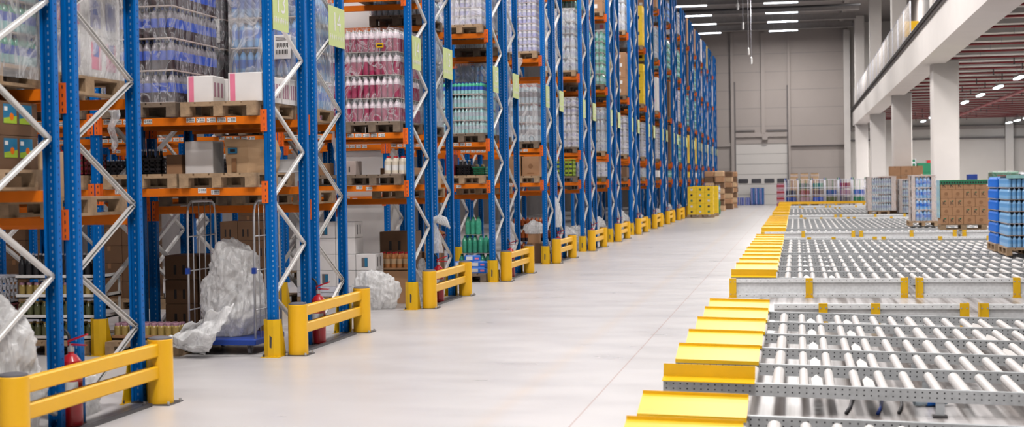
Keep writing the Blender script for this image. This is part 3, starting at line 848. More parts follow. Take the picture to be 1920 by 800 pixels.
def crate(label, x, y, z, w_, d_, h_, m, kind=None, group=None, n=6):
    t = thing('crate', label, 'crate', (x, y, z), group=group)
    b_ = MB(); b_.b2(0, w_, 0, d_, 0, .012, m)
    for y0 in (0, d_ - .012):
        for k in range(4): b_.b2(0, w_, y0, y0 + .012, h_ * k / 4, h_ * k / 4 + h_ * .13, m)
        for k in range(n + 1): b_.b2((w_ - .014) * k / n, (w_ - .014) * k / n + .014, y0, y0 + .012, 0, h_, m)
    for x0 in (0, w_ - .012):
        for k in range(4): b_.b2(x0, x0 + .012, 0, d_, h_ * k / 4, h_ * k / 4 + h_ * .13, m)
        for k in range(n): b_.b2(x0, x0 + .012, (d_ - .014) * k / (n - 1), (d_ - .014) * k / (n - 1) + .014, 0, h_, m)
    b_.b2(-.008, w_ + .008, -.008, .02, h_ - .02, h_, m); b_.b2(-.008, w_ + .008, d_ - .02, d_ + .008, h_ - .02, h_, m)
    b_.b2(-.008, .02, 0, d_, h_ - .02, h_, m); b_.b2(w_ - .02, w_ + .008, 0, d_, h_ - .02, h_, m)
    obj('crate_body', b_, t)
    if kind:
        r_ = KINDS[kind][0] * 2.06; nx = int((w_ - .03) / r_); ny = int((d_ - .03) / r_)
        me = bottle1(kind)
        for i in range(nx):
            for j in range(min(ny, 2)):
                obj('bottle', me, t, (.015 + (i + .5) * (w_ - .03) / nx, .015 + (j + .5) * (d_ - .03) / ny, .014))
    return t
_b1 = {}
def bottle1(kind):
    if kind not in _b1: _b1[kind] = MB().lathe(KINDS[kind][2], (0, 0, 0), 10).mesh('bottle')
    return _b1[kind]
crate('black slatted crate holding dark bottles on a grey pallet', -6.86, 14.15, z + .145, .4, .34, .17, 'black', 'dark')
place_carton('small brown carton stacked on another beside the black crate', -6.41, 14.15, z + .145 + .1, .17, .2, .1, 'kraft2')
place_carton('small brown carton beside the black crate, lower of two', -6.41, 14.15, z + .145, .17, .2, .1, 'kraft')
# row 2, camera side: second bay
pal_load(2, 'A', 1, XRT - BAY, 'smoky', 4, 'dark bottles in the inner bay, upper beams, second double row', 'pallet2', 'film', seed=15)
pallet(XRT - BAY, yA(2), z, 'wooden pallet under the dark red bottle crate, second bay')
crate('dark red bottle crate with pale bottle tops on the second bay pallet', XRT - BAY - .38, yA(2) - .5, z + .145, .74, .5, .22, 'dred', 'amber', n=8)
# ground level of row 2
pallet(-6.534, yA(2), 0, 'grey wooden pallet on the floor under the golden jar tray')
t = thing('jar_tray', 'low tray of golden jars with mauve lids on a floor pallet', 'tray of jars', (-6.945, 13.93, .146))
obj('tray', MB().b2(0, .74, 0, .52, 0, .02, 'kraft').b2(0, .74, 0, .008, 0, .05, 'kraft').b2(.732, .74, 0, .52, 0, .05, 'kraft'), t)
for i in range(9):
    for j in range(3): obj('jar', bottle1('jar'), t, (.045 + i * .08, .045 + j * .08, .02))
for k, (zk, kd) in enumerate(((.144, 'olive'), (.36, 'olive'), (.575, 'jar'), (.775, 'dark'))):
    t = thing('bottle_tray', f'grey tray of bottles, {ORD[k + 1]} from bottom, stack behind the nearest end frame', 'tray of bottles', (-8.0, 13.9, zk), group='stacked bottle trays')
    obj('tray', MB().b2(0, .94, 0, .5, 0, .015, 'white').b2(0, .94, 0, .008, 0, .045, 'white').b2(.93, .94, 0, .5, 0, .045, 'white'), t)
    for i in range(11):
        for j in range(2): obj('bottle', bottle1(kd), t, (.05 + i * .083, .05 + j * .083, .015))
    if k < 3: obj('tray_post', MB().b2(.0, .02, .46, .48, 0, .2, 'white').b2(.92, .94, .46, .48, 0, .2, 'white'), t)
pallet(-7.55, yA(2), 0, 'wooden pallet on the floor under the stacked bottle trays', 'pallet', rz=0)
crate('dark red crate with a pale rim on the floor behind the nearest rack', -8.85, 13.95, 0.0, .62, .4, .5, 'dred', None)
crate('pale grey crate stacked on the dark red crate behind the nearest rack', -8.85, 13.95, .5, .62, .4, .3, 'whitepk', None)

# row 2, far side
pal_load(2, 'B', 1, XRT, 'bluew', 4, 'pale blue water bottles behind the white cartons', 'pallet', 'filmw', seed=21)
pal_load(2, 'B', 1, XLF, 'smoky', 4, 'dark smoky bottles behind the cobalt-label bottles', 'pallet2', 'film', seed=22)
st = MB().b2(0, .2, -.004, 0, 0, .26, 'white')
for i in range(12): st.b2(.03 + i * .012, .03 + i * .012 + (.008 if i % 3 else .004), -.006, -.003, .12 if i % 2 else .13, .17, 'ink'); st.b2(.03 + i * .012, .03 + i * .012 + (.004 if i % 3 else .008), -.006, -.003, .05, .1, 'ink')
for i in range(3): st.b2(.03, .16, -.006, -.003, .2 + i * .015, .207 + i * .015, 'trimd')
stm = st.mesh('shipping_label')
for x, y, z_, nm in ((-5.55, yB(2) - .61, 3.08, 'white barcode label on the pale blue wrapped load'), (-6.36, yB(2) - .61, 3.28, 'white barcode label on the dark wrapped load')):
    par = [o for o in bpy.data.objects if o.get('category') == 'bottle load' and abs(o.location.y - (yB(2) - .585)) < .01 and abs(o.location.x - (x > -6 and XRT - .385 or XLF - .385)) < .01][0]
    obj('shipping_label', stm, par, (x - par.location.x, y - par.location.y, z_ - par.location.z))
for x, nm in ((XRT, 'right'), (XLF, 'left')):
    pallet(x, yB(2), LV_B[0], f'wooden pallet on the low far-side beams of the second double row, {nm} place', 'pallet2' if nm == 'left' else 'pallet')
place_carton('wide white carton with black print seen through the second end frame', -5.78, yB(2) - .55, LV_B[0] + .145, .52, .4, .22, 'wcart', mk_face)
place_carton('white carton stacked on the wide white one behind the second end frame', -5.74, yB(2) - .5, LV_B[0] + .365, .46, .36, .13, 'wcart')
pallet(XLF, yB(2), 0, 'wooden pallet on the far-side floor of the second double row')
for i in range(2):
    for k in range(3):
        place_carton(f'brown carton behind the roll cage, {("left", "right")[i]} column, {ORD[k + 1]} from bottom', -6.91 + i * .4, yB(2) - .5, .147 + k * .27, .38, .5, .265, 'kraft2', mk_face, group='brown cartons behind the roll cage')

# row 3, camera side
pal_load(3, 'A', 1, XRT, 'juice', 4, 'red juice bottles with white tops, on the third double row', 'pallet2', 'film', seed=31, sheet=False)
jl = [o for o in bpy.data.objects if o.get('label', '').startswith('stretch-wrapped red juice')][0]
obj('yellow_tag', MB().b2(.47, .57, -.02, -.014, 1.0, 1.06, 'yellow2').b2(.485, .555, -.023, -.019, 1.02, 1.04, 'ink'), jl)
pal_load(3, 'A', 1, XLF, 'juice', 4, 'red juice bottles left of the yellow-tagged load, on the third double row', 'pallet2', 'film', seed=32, sheet=False)
pallet(XRT, yA(3), LV_A[0], 'dark wooden pallet under the cream milk bottles', 'pallet2')
pallet(XLF + .03, yA(3), LV_A[0], 'dark wooden pallet under the grey carton on the third double row', 'pallet2')
me, pw, pd, ph = pack_mesh('milk', 3, 2)
t = tag(obj('milk_bottle_pack', me, None, (-5.54, yA(3) - .5, LV_A[0] + .145)), 'pack of cream milk bottles with red caps on a dark pallet', 'bottle pack')
place_carton('grey printed carton on a dark pallet left of the milk bottles', -6.17, yA(3) - .45, LV_A[0] + .145, .22, .3, .19, 'slip', mk_face)
place_carton('small brown carton at the left end of the third double row pallet', -6.66, yA(3) - .45, LV_A[0] + .145, .3, .3, .17, 'kraft')
# white cartons with dark blue print on the floor
zf = 0.29
pallet(-6.52, 20.14, 0, 'wooden pallet on the floor under the white cartons with dark print', 'pallet')
lay = MB().b2(-6.92, -6.12, 19.55, 20.3, .147, .287, 'whitepk').b2(-6.9, -6.14, 19.548, 19.55, .2, .205, 'trimd')
tag(obj('flat_carton', lay), 'wide flat white carton under the stack of dark-printed white cartons', 'carton')
cols = (('first', -6.93), ('second', -6.64), ('third', -6.35), ('fourth', -6.06))
for k in range(4):
    for i, (cn, x) in enumerate(cols):
        if k == 3 and i in (3,): continue
        if k == 2 and i == 3: continue
        pr = mk_blue if k in (0, 3) or (k == 1 and i == 3) else None
        place_carton(f'white carton with dark blue print, {ORD[k + 1]} layer up, {cn} from left, in the white stack', x, 19.56, zf + k * .226, .285, .4, .222, 'wcart', pr, group='white cartons with dark print')
t = thing('bottle_tray', 'tray of amber bottles on stacked cartons beside the white carton stack', 'tray of bottles', (-5.92, 20.15, .472))
obj('tray', MB().b2(0, .46, 0, .34, 0, .012, 'kraft').b2(0, .46, 0, .006, 0, .04, 'kraft'), t)
for i in range(5):
    for j in range(3): obj('bottle', bottle1('amber'), t, (.05 + i * .09, .045 + j * .088, .012))
place_carton('brown carton under the tray of amber bottles', -5.92, 20.14, 0, .46, .36, .47, 'kraft')
# row 3 bays further left: brown carton stacks, dark crates
def carton_wall(r, face, bay, place, nx, nz, cw, ch, m, marks=None, what='brown'):
    x0 = (XRT if place == 'right' else XLF) - BAY * bay - .39; yc = yA(r) if face == 'A' else yB(r)
    nm = 'camera-side' if face == 'A' else 'far-side'
    pallet(x0 + .39, yc, 0, f'floor pallet under {what} cartons, {place} place, {ORD[bay + 1]} bay, {nm} rack, {rowname(r)}', 'pallet', parts=False)
    for k in range(nz):
        for i in range(nx):
            place_carton(f'{what} carton, {ORD[k + 1]} layer, {ORD[i + 1]} column, {place} floor pallet of {ORD[bay + 1]} bay, {rowname(r)}', x0 + i * cw, yc - .5, .145 + k * ch, cw - .005, .5, ch - .004, m, marks, group=f'{what} cartons on floor pallets')
carton_wall(3, 'A', 1, 'right', 3, 4, .26, .27, 'kraft2', mk_face, 'printed brown')
carton_wall(3, 'A', 2, 'right', 2, 5, .39, .25, 'kraft2', mk_tape, 'taped brown')
carton_wall(3, 'A', 3, 'right', 2, 4, .39, .28, 'kraft2', mk_tape, 'dark brown')
carton_wall(4, 'A', 2, 'right', 2, 5, .39, .26, 'kraft2', mk_tape, 'plain brown')
carton_wall(4, 'A', 3, 'left', 2, 5, .39, .26, 'kraft2', mk_tape, 'large brown')
pallet(XLF - BAY, yA(3), 0, 'floor pallet under the tray of black bottles, third double row', 'pallet')
crate('pale tray of black bottles on a floor pallet, third double row', XLF - BAY - .37, yA(3) - .55, .145, .74, .5, .1, 'whitepk', 'dark', n=4)
crate('green crate on the floor beside the black bottle tray, third double row', -6.92, yB(3) + .05, .0, .5, .4, .42, 'green', None)
for bay in (1, 2, 3):
    pal_load(3, 'A', 1, XRT - BAY * bay, 'smoky' if bay != 2 else 'cola', 4, f'dark bottles in the {ORD[bay + 1]} bay, upper beams, third double row', 'pallet2', None, seed=40 + bay)
    pallet(XRT - BAY * bay, yA(3), LV_A[0], f'pallet on the low beams, {ORD[bay + 1]} bay, third double row', 'pallet2', parts=False)
    crate(f'black crate of bottles on the low beams, {ORD[bay + 1]} bay, third double row', XRT - BAY * bay - .35, yA(3) - .5, LV_A[0] + .145, .6, .4, .25, 'black', 'dark')
# row 3, far side
pal_load(3, 'B', 1, XRT, 'clear', 4, 'clear water bottles on the far-side rack of the third double row', 'pallet2', 'filmw', seed=35)
pallet(XRT, yB(3), LV_B[0], 'wooden pallet on the low far-side beams of the third double row', 'pallet')
place_carton('brown carton on the low far-side beams of the third double row', XRT - .3, yB(3) - .5, LV_B[0] + .145, .5, .5, .3, 'kraft', mk_tape)
place_carton('pale carton beside the brown one on the third far-side rack', XRT + .22, yB(3) + .1, LV_B[0] + .145, .17, .3, .4, 'kraft3')
for k in range(3):
    place_carton(f'brown carton in the floor stack behind the third end frame, {ORD[k + 1]} from bottom', -6.0, yB(3) - .47, k * .34, .5, .5, .335, 'kraft2', mk_face, group='brown cartons behind the third end frame')

# the white building column among the racks
struct('column_5', MB().rbox(-8.45, -7.32, 25.62, 27.2, 0, 11.9, 'concw', .03))

# row 4, camera side
pal_load(4, 'A', 1, XRT, 'teal', 4, 'teal water bottles with a green top layer, on the fourth double row', 'pallet2', 'filmt', seed=41, pk=(4, 3), topkind='green')
pal_load(4, 'A', 1, XLF, 'clear', 4, 'clear bottles left of the teal ones, on the fourth double row', 'pallet2', 'film', seed=42)
pal_load(4, 'A', 2, XRT, 'can', 9, 'lilac drink packs high on the fourth double row', 'pallet', 'filmw', seed=43, pk=(4, 3))
pal_load(4, 'A', 2, XLF, 'can', 8, 'lilac drink packs in the left place, high on the fourth double row', 'pallet', 'film', seed=44, pk=(4, 3))
pallet(XRT, yA(4), LV_A[0], 'pale pallet under dark boxes and green jars, fourth double row', 'pallet')
place_carton('dark red carton standing on the pale pallet of the fourth double row', -5.98, yA(4) - .5, LV_A[0] + .145, .16, .3, .36, 'dred')
crate('black crate of dark bottles on the pale pallet of the fourth double row', -5.79, yA(4) - .45, LV_A[0] + .145, .26, .3, .18, 'black', 'dark')
crate('green crate of jars on the pale pallet of the fourth double row', -5.49, yA(4) - .5, LV_A[0] + .145, .22, .3, .14, 'green', 'olive')
pallet(XRT, yA(4), 0, 'dark wooden pallet under the blue and white packs, fourth double row', 'pallet2')
for i, (x, y, z_, rz) in enumerate(((-5.88, 24.63, .147, .0), (-5.57, 24.63, .147, .0), (-5.86, 24.64, .25, .08), (-5.57, 24.66, .25, -.08), (-5.68, 24.68, .353, .2))):
    mb = MB().rbox(0, .28, 0, .24, 0, .1, 'waterlab', .02).b2(.03, .14, -.002, 0, .02, .08, 'white').b2(.05, .2, .05, .19, .1, .102, 'whitepk').b2(.18, .25, -.003, 0, .03, .06, 'pink')
    tag(obj('paper_towel_pack', mb, None, (x, y, z_), (0, 0, rz)), f'blue and white soft pack on the dark floor pallet, {("bottom left", "bottom right", "second layer left", "second layer right", "topmost tilted")[i]}', 'pack', 'blue and white packs')
for k in range(3):
    me, pw, pd, ph = pack_mesh('biggreen', 3, 2)
    for i in range(2 if k < 2 else 1):
        tag(obj('bottle_pack', me, None, (-5.86 + i * .285 + k * .06, 25.0, .147 + k * .325)), f'pack of big green bottles, {ORD[k + 1]} layer, {("left", "right")[i]}, on the fourth double row floor', 'bottle pack', 'packs of big green bottles')
pallet(XLF, yA(4), 0, 'wooden pallet under small cartons beside the green bottles, fourth double row', 'pallet')
for k, (x, y, w_, h_, m_) in enumerate(((-6.38, 24.6, .2, .2, 'kraft'), (-6.63, 24.6, .22, .26, 'kraft2'), (-6.45, 24.9, .3, .5, 'kraft'), (-6.8, 24.9, .3, .36, 'kraft2'))):
    place_carton(f'small brown carton beside the green bottles, {("front right", "front left", "tall back right", "back left")[k]} on its pallet', x, y, .145, w_, .25, h_, m_, mk_tape, group='small cartons beside the green bottles')
mb = MB(); T = Matrix.Rotation(.5, 4, 'Y')
mb.box((0, 0, .02), (.3, .22, .02), 'dred', T).box((0, -.11, .07), (.3, .012, .12), 'dred', T).box((-.15, 0, .07), (.012, .22, .12), 'dred', T).box((.15, 0, .07), (.012, .22, .12), 'dred', T).box((0, .11, .07), (.3, .012, .12), 'dred', T)
for i in range(3): mb.box((-.09 + i * .09, 0, .1), (.07, .2, .12), 'amber', T)
tag(obj('bottle_carrier', mb, None, (-6.3, 25.02, .76)), 'tilted dark red carrier with amber bottles on top of a brown carton', 'carrier')
pal_load(4, 'B', 1, XRT, 'bluew', 4, 'blue water bottles on the far-side rack of the fourth double row', 'pallet2', 'filmw', seed=45)
pal_load(4, 'B', 2, XRT, 'clear', 4, 'clear bottles high on the far-side rack of the fourth double row', 'pallet2', 'filmw', seed=46)
pallet(XRT, yB(4), LV_B[0], 'wooden pallet on the low far-side beams of the fourth double row')
pal_load(3, 'A', 2, XRT, 'can', 2, 'low lilac packs high on the third double row', 'pallet2', None, seed=47, pk=(4, 3))
pal_load(3, 'B', 2, XRT, 'clear', 4, 'clear bottles high on the far-side rack of the third double row', 'pallet2', 'film', seed=48)

# row 5
pal_load(5, 'A', 1, XRT, 'grey', 3, 'tall clear bottles with red caps, on the fifth double row', 'pallet2', 'filmw', seed=51)
pal_load(5, 'A', 2, XRT, 'can', 9, 'lilac drink packs, tall stack high on the fifth double row', 'pallet', 'film', seed=52, pk=(4, 3))
pallet(XRT, yA(5), LV_A[0], 'wooden pallet under two brown cartons on the low beams, fifth double row')
place_carton('brown carton on the low beams of the fifth double row, left one', -5.98, yA(5) - .5, LV_A[0] + .145, .32, .4, .42, 'kraft', mk_tape)
place_carton('brown carton on the low beams of the fifth double row, right one', -5.63, yA(5) - .5, LV_A[0] + .145, .36, .4, .4, 'kraft', mk_ring)
pal_load(5, 'B', 1, XRT, 'clear', 3, 'clear bottles on the far-side rack of the fifth double row', 'pallet2', 'filmw', seed=53)
pallet(XRT - .1, yB(5), 0, 'floor pallet under the orange drink bottles, fifth double row', 'pallet')
for k in range(3):
    for i in range(3):
        me, pw, pd, ph = pack_mesh('orangeb', 3, 2)
        tag(obj('bottle_pack', me, None, (-6.1 + i * .28, yB(5) - .55, .145 + k * .27)), f'pack of orange drink bottles, {ORD[k + 1]} layer, {("left", "middle", "right")[i]}, on the fifth double row floor', 'bottle pack', 'packs of orange drink bottles')
place_carton('grey carton under the plastic film on the floor, fifth double row', -5.6, row_y(5) + .25, 0, .3, .3, .42, 'kraft2', mk_tape)
place_carton('smaller brown carton on the grey one under the film, fifth double row', -5.58, row_y(5) + .27, .42, .24, .26, .2, 'kraft')

# rows 6 to 17: coarser goods, right place only, single meshes
def far_bottles(kind, tiers, th, W=.76, D=1.14):
    body, cap, lab = kind; mb = MB(); nx, ny = 7, 10
    for k in range(tiers):
        z0 = k * th
        for i in range(nx): mb.lathe([(.046, z0, body), (.05, z0 + th * .3, lab), (.05, z0 + th * .62, body), (.022, z0 + th * .9, cap), (.02, z0 + th * .97, cap)], ((i + .5) * W / nx, .055, 0), 7)
        for j in range(1, ny): mb.lathe([(.046, z0, body), (.05, z0 + th * .3, lab), (.05, z0 + th * .62, body), (.022, z0 + th * .9, cap), (.02, z0 + th * .97, cap)], (W - .055, (j + .5) * D / ny, 0), 7)
        mb.b2(.05, W - .08, .09, D, z0, z0 + th * .62, body); mb.b2(0, W, 0, D, z0 + th * .97, z0 + th * .99, 'slip')
    return mb.mesh('bottle_pallet_load')
def far_cartons(m, marks, tiers, th, W=.78, D=1.16):
    mb = MB()
    for k in range(tiers):
        nx = 2 + k % 2; ny = 3 + k % 2
        for i in range(nx): mb.rbox(i * W / nx, (i + 1) * W / nx - .006, 0, D / ny - .006, k * th, (k + 1) * th - .005, m, .006)
        for j in range(1, ny): mb.rbox(W * .5, W, j * D / ny, (j + 1) * D / ny - .006, k * th, (k + 1) * th - .005, m, .006)
        for i in range(nx): mb.b2((i + .3) * W / nx, (i + .6) * W / nx, -.002, 0, (k + .3) * th, (k + .7) * th, marks)
    return mb.mesh('carton_pallet_load')
FARK = dict(
    clear=('clear bottle load', lambda n: far_bottles(('clearb', 'dblue', 'clearlab'), n, .3), .3, 'filmw'),
    green=('green bottle load', lambda n: far_bottles(('greenb', 'green', 'teal'), n, .3), .3, 'film'),
    white=('pale pack load', lambda n: far_bottles(('whitepk', 'dblue', 'lilac'), n, .2), .2, 'filmw'),
    blue=('blue bottle load', lambda n: far_bottles(('waterb', 'dblue', 'waterlab'), n, .3), .3, 'film'),
    kraft=('brown carton load', lambda n: far_cartons('kraft', 'white', n, .27), .27, None),
    kraft2=('dark brown carton load', lambda n: far_cartons('kraft2', 'tape', n, .3), .3, None),
    yellow=('yellow carton load', lambda n: far_cartons('yelcart', 'ink', n, .28), .28, None),
    white2=('white carton load', lambda n: far_cartons('wcart', 'pink', n, .26), .26, None),
)
_fl = {}
def far_load(key, tiers, x, y, z, where):
    nm, fn, th, fl = FARK[key]
    if (key, tiers) not in _fl: _fl[(key, tiers)] = (fn(tiers), shell(.77, 1.15, tiers * th, 5, .014, fl, res=.2).mesh('stretch_film') if fl else None)
    me, sh = _fl[(key, tiers)]
    ob = tag(obj(me.name.split('.')[0], me, None, (x - .385, y - .575, z)), f'{nm} {where}', 'pallet load', 'pallet loads in the far rows')
    if sh: obj('stretch_film', sh, ob)
    return ob
spec = {6: ('lime', 'white', 'clear', 'kraft', 'white2'), 7: ('white', 'clear', 'green', 'kraft', 'pal'), 8: ('kraft2', 'white', 'kraft', 'clear', 'pal')}
kinds = ['white', 'kraft', 'clear', 'yellow', 'kraft2', 'green', 'white2', 'blue']
rng = random.Random(5)
for r in range(6, NROW + 1):
    for k, z in enumerate(LV_A):
        key = spec[r][k] if r in spec else ('yellow' if (r == 9 and k == 3) else rng.choice(kinds))
        wh = f'on the {ORD[k + 1]} beam level, camera side of the {rowname(r)}'
        n = {0: 1, 1: 4, 2: 5, 3: 4, 4: 3}[k]
        if key == 'white' and k == 0: n = 0
        if key in ('kraft', 'kraft2', 'yellow', 'white2') and k: n = 5
        if key == 'white': n = n + 2
        if key == 'pal':
            for q in range(6): pallet(XRT, yA(r), z + q * .146, f'empty wooden pallet, {ORD[q + 1]} in the stack high on the {rowname(r)}', 'pallet', parts=False, group='stacked empty pallets')
            continue
        pallet(XRT, yA(r), z, 'wooden pallet ' + wh, rng.choice(('pallet', 'pallet2')), parts=False)
        if key == 'lime':
            crate('lime green crate on the first beam level of the sixth double row', -5.98, yA(r) - .5, z + .145, .6, .5, .42, 'limep', None)
            continue
        far_load(key, n, XRT, yA(r), z + .145, wh)
    for k, z in enumerate(LV_B[:4] if r < 10 else LV_B[1:3]):
        wh = f'on the {ORD[k + 1]} beam level, far side of the {rowname(r)}'
        pallet(XRT, yB(r), z, 'wooden pallet ' + wh, 'pallet2', parts=False)
        key = rng.choice(kinds)
        far_load(key, (1 if key != 'white' else 2) if z < 2 else 4, XRT, yB(r), z + .145, wh)
for r in (5,):
    pal_load(5, 'A', 3, XRT, 'clear', 4, 'clear bottles on the fourth beam level of the fifth double row', 'pallet2', 'filmw', seed=54)

# ------------------------------------------------------------------ waste film, roll cage
def ico(sub):
    import bmesh
    b_ = bmesh.new(); bmesh.ops.create_icosphere(b_, subdivisions=sub, radius=1)
    v = [x.co.copy() for x in b_.verts]; f = [tuple(q.index for q in x.verts) for x in b_.faces]; b_.free(); return v, f
ICO = ico(6)
def crumple(seed, rx, ry, h, m='heap'):
    """a heap of crumpled film: soft lumps with sharp creases, resting flat on the floor (sizes in metres)"""
    mb = MB(); V, F = ICO; pts = []
    o = Vector((seed * 3.1, seed * 1.7, seed * 5.3)); mr = min(rx, ry, h)
    for d in V:
        q = Vector((d.x * rx, d.y * ry, d.z * h * .56))
        n = Vector((d.x / rx, d.y / ry, d.z / (h * .56))).normalized()
        wv = Vector((noise.noise(q * 5 + o), noise.noise(q * 5 - o), noise.noise(q * 5 + o * 2)))
        lump = noise.noise(q * 2.6 + o) * .36 * mr
        qs = Vector((q.x, q.y, q.z * .6))
        e1, _ = noise.voronoi(qs * 4.6 + o + wv * .6)
        e2, _ = noise.voronoi(qs * 10.5 + o * 2 + wv * 1.)
        e3, _ = noise.voronoi(q * 21. + o * 3 + wv * 1.3)
        p = q + n * (lump - .07 + .12 * e1[0] + .085 * e2[0] + .042 * e3[0]) + wv * .03
        p.z += h * .40
        if p.z < .0: p.z = p.z * .01
        pts.append(p)
    z0 = min(p.z for p in pts); zt = max(p.z for p in pts) - z0
    mx = [max(abs(p[i]) for p in pts) for i in (0, 1)]
    mb.add([(p.x / mx[0] * rx * 1.08, p.y / mx[1] * ry * 1.08, (p.z - z0) / zt * h) for p in pts], F, m, True)
    return mb.mesh('plastic_film_heap')
_hp = {}
def heap(label, x, y, z, sx, sy, sz, k=0, rz=0., m=None, group='heaps of waste film'):
    key = (k, sx, sy, sz) if y < 31 else (k, .25, .3, .62)
    if key not in _hp: _hp[key] = crumple(k + 1, *key[1:])
    return tag(obj('plastic_film_heap', _hp[key], None, (x, y, z), (0, 0, rz), (sx / key[1], sy / key[2], sz / key[3])), label, 'plastic film', group)
heap('big crumpled white film heap behind the nearest barrier', -5.36, 9.05, 0, .32, .36, 1.02, 0, .4)
heap('low thin film heap on the floor under the nearest far-side rack', -5.45, 10.22, 0, .24, .26, .42, 1, .0)
# roll cage full of film
t = thing('roll_cage', 'tall wire roll cage with a blue base in the second double row', 'roll cage', (-6.115, 13.97, 0))
obj('base', MB().rbox(-.015, .735, -.05, .80, .1, .16, 'dblue', .01), t)
for x in (.08, .64):
    for y in (.05, .7):
        c_ = obj('caster', MB().prism([(-.03, .1), (.03, .1), (.02, .05), (-.02, .05)], 0, -.025, .025, 'dsteel').lathe([(.045, -.015, 'grey_cap'), (.045, .015, 'grey_cap')], (0, 0, 0), 14, Matrix.Translation((0, 0, .046)) @ Matrix.Rotation(PI / 2, 4, 'Y')), t, (x, y, 0))
def cage_side(D=.76, Hh=1.56, nw=5):
    fr = MB().tube([(0, 0, .15), (0, .02, Hh - .12), (0, .05, Hh - .04), (0, .12, Hh), (0, D - .12, Hh), (0, D - .05, Hh - .04), (0, D - .02, Hh - .12), (0, D, .15)], .013, 'steel', 8)
    for z_ in (.45, .85, 1.2): fr.tube([(0, .01, z_), (0, D - .01, z_)], .007, 'steel', 6)
    wr = MB()
    for i in range(1, nw): wr.tube([(0, D * i / nw, .16), (0, D * i / nw, Hh)], .006, 'steel', 6)
    return fr.mesh('side_frame'), wr.mesh('wires')
cs = cage_side()
for x in (.0, .715):
    s_ = obj('side_frame', cs[0], t, (x, 0, 0)); obj('wires', cs[1], s_)
    obj('blue_clip', MB().b2(-.02, .02, -.02, .02, .82, .88, 'dblue'), s_)
heap('tall crumpled white film heap filling the roll cage', -5.765, 14.32, .165, .325, .34, 1.02, 2, .5)
# sheet of film spilling out on the floor
mb = MB(); nu, nv = 26, 40; pts = []; fs = []
for i in range(nu + 1):
    for j in range(nv + 1):
        u, v = i / nu, j / nv
        x = -6.45 + .62 * u + .42 * v * (1 - .3 * u) - .2 * (1 - v) * (1 - u); y = 13.68 + .0 * u - .10 * math.sin(v * PI) + .1 * v
        z_ = .02 + .5 * v ** 1.6 * (.55 + .45 * u) + .07 * (1 - v) * math.sin(PI * u)
        w_ = noise.voronoi(Vector((u * 4.5, v * 5, 2)))[0]
        z_ += (w_[1] - w_[0]) * .10 + .02 * noise.noise(Vector((u * 14, v * 14, 0)))
        y += .12 * noise.noise(Vector((u * 4, v * 3, 7))) - (w_[1] - w_[0]) * .06
        pts.append((x, y, max(.004, z_)))
for i in range(nu):
    for j in range(nv):
        a = i * (nv + 1) + j; fs.append((a, a + nv + 1, a + nv + 2, a + 1))
mb.add(pts, fs, 'heap', True)
sh = obj('plastic_film_sheet', mb); tag(sh, 'loose white film sheet spilling from the roll cage to the floor', 'plastic film')
md = sh.modifiers.new('thickness', 'SOLIDIFY'); md.thickness = .004
heap('wide low film heap on the floor at the third double row', -5.71, 19.27, 0, .36, .2, .55, 3, .0)
heap('rounded bright white film bundle behind the third barrier', -5.31, 20.38, 0, .125, .085, .64, 0, .0)
# thin film bag hung on the brace of row 3
def hung_bag(label, x, y, z1, hh, wd, seed, top=.15):
    mb = MB(); n, mm = 22, 20; pts = []; fs = []
    for i in range(mm + 1):
        f = i / mm; rad = wd * (.06 + .94 * f ** .8)
        for k in range(n):
            a = 2 * PI * k / n; w_ = 1 + .22 * math.sin(a * 5 + seed + f * 2) * (1 - f * .4) + .12 * noise.noise(Vector((math.cos(a) * 2, math.sin(a) * 2, f * 5 + seed)))
            pts.append((rad * math.cos(a) * w_ * 1.5, rad * math.sin(a) * w_ * .85, z1 - hh * f))
    for i in range(mm):
        for k in range(n): fs.append((i * n + k, i * n + (k + 1) % n, (i + 1) * n + (k + 1) % n, (i + 1) * n + k))
    mb.add(pts, fs, 'bag', True)
    t = thing('hanging_film_bag', label, 'plastic film', (x, y, 0), group='hanging film bags')
    obj('bag', mb, t)
    kn = MB()
    for q in range(5): kn.tube([(-.03 + q * .012, 0, z1 - .03), (.0 + .02 * q, .02, z1 + .04 + .01 * q), (.05 + .03 * q, .03, z1 - .01 + .012 * q), (.1 + .03 * q, .04, z1 - .03 - .02 * q)], .028 - q * .003, 'heap', 8)
    obj('knot', kn, t)
hung_bag('clear film bag knotted to the brace of the third end frame', -5.13, 20.38, 1.17, .46, .088, 1)
heap('crumpled film heap on cartons at the fifth double row floor', -5.48, row_y(5) + .42, .62, .2, .22, .3, 3, .0)
heap('film heap at the front floor of the fifth double row', -5.93, row_y(5) + .3, 0, .19, .2, .9, 1, .0)
t0 = heap('white film bundle hung on the fifth end frame brace', -5.1, row_y(5) + 1.165, .73, .13, .1, .66, 0, .0)
t0.name = 'hanging_film_bundle'
for r in range(6, 13):
    heap(f'white film heap on the floor at the {rowname(r)}, left of its end upright', -5.56, row_y(r) + .4, 0, .25, .3, .62 + .1 * (r % 3), r % 4, r)
    if r % 2 == 0: heap(f'white film heap on the floor at the {rowname(r)}, under its far-side rack', -5.56, row_y(r) + 1.85, 0, .24, .3, .6, (r + 1) % 4, r * 2)
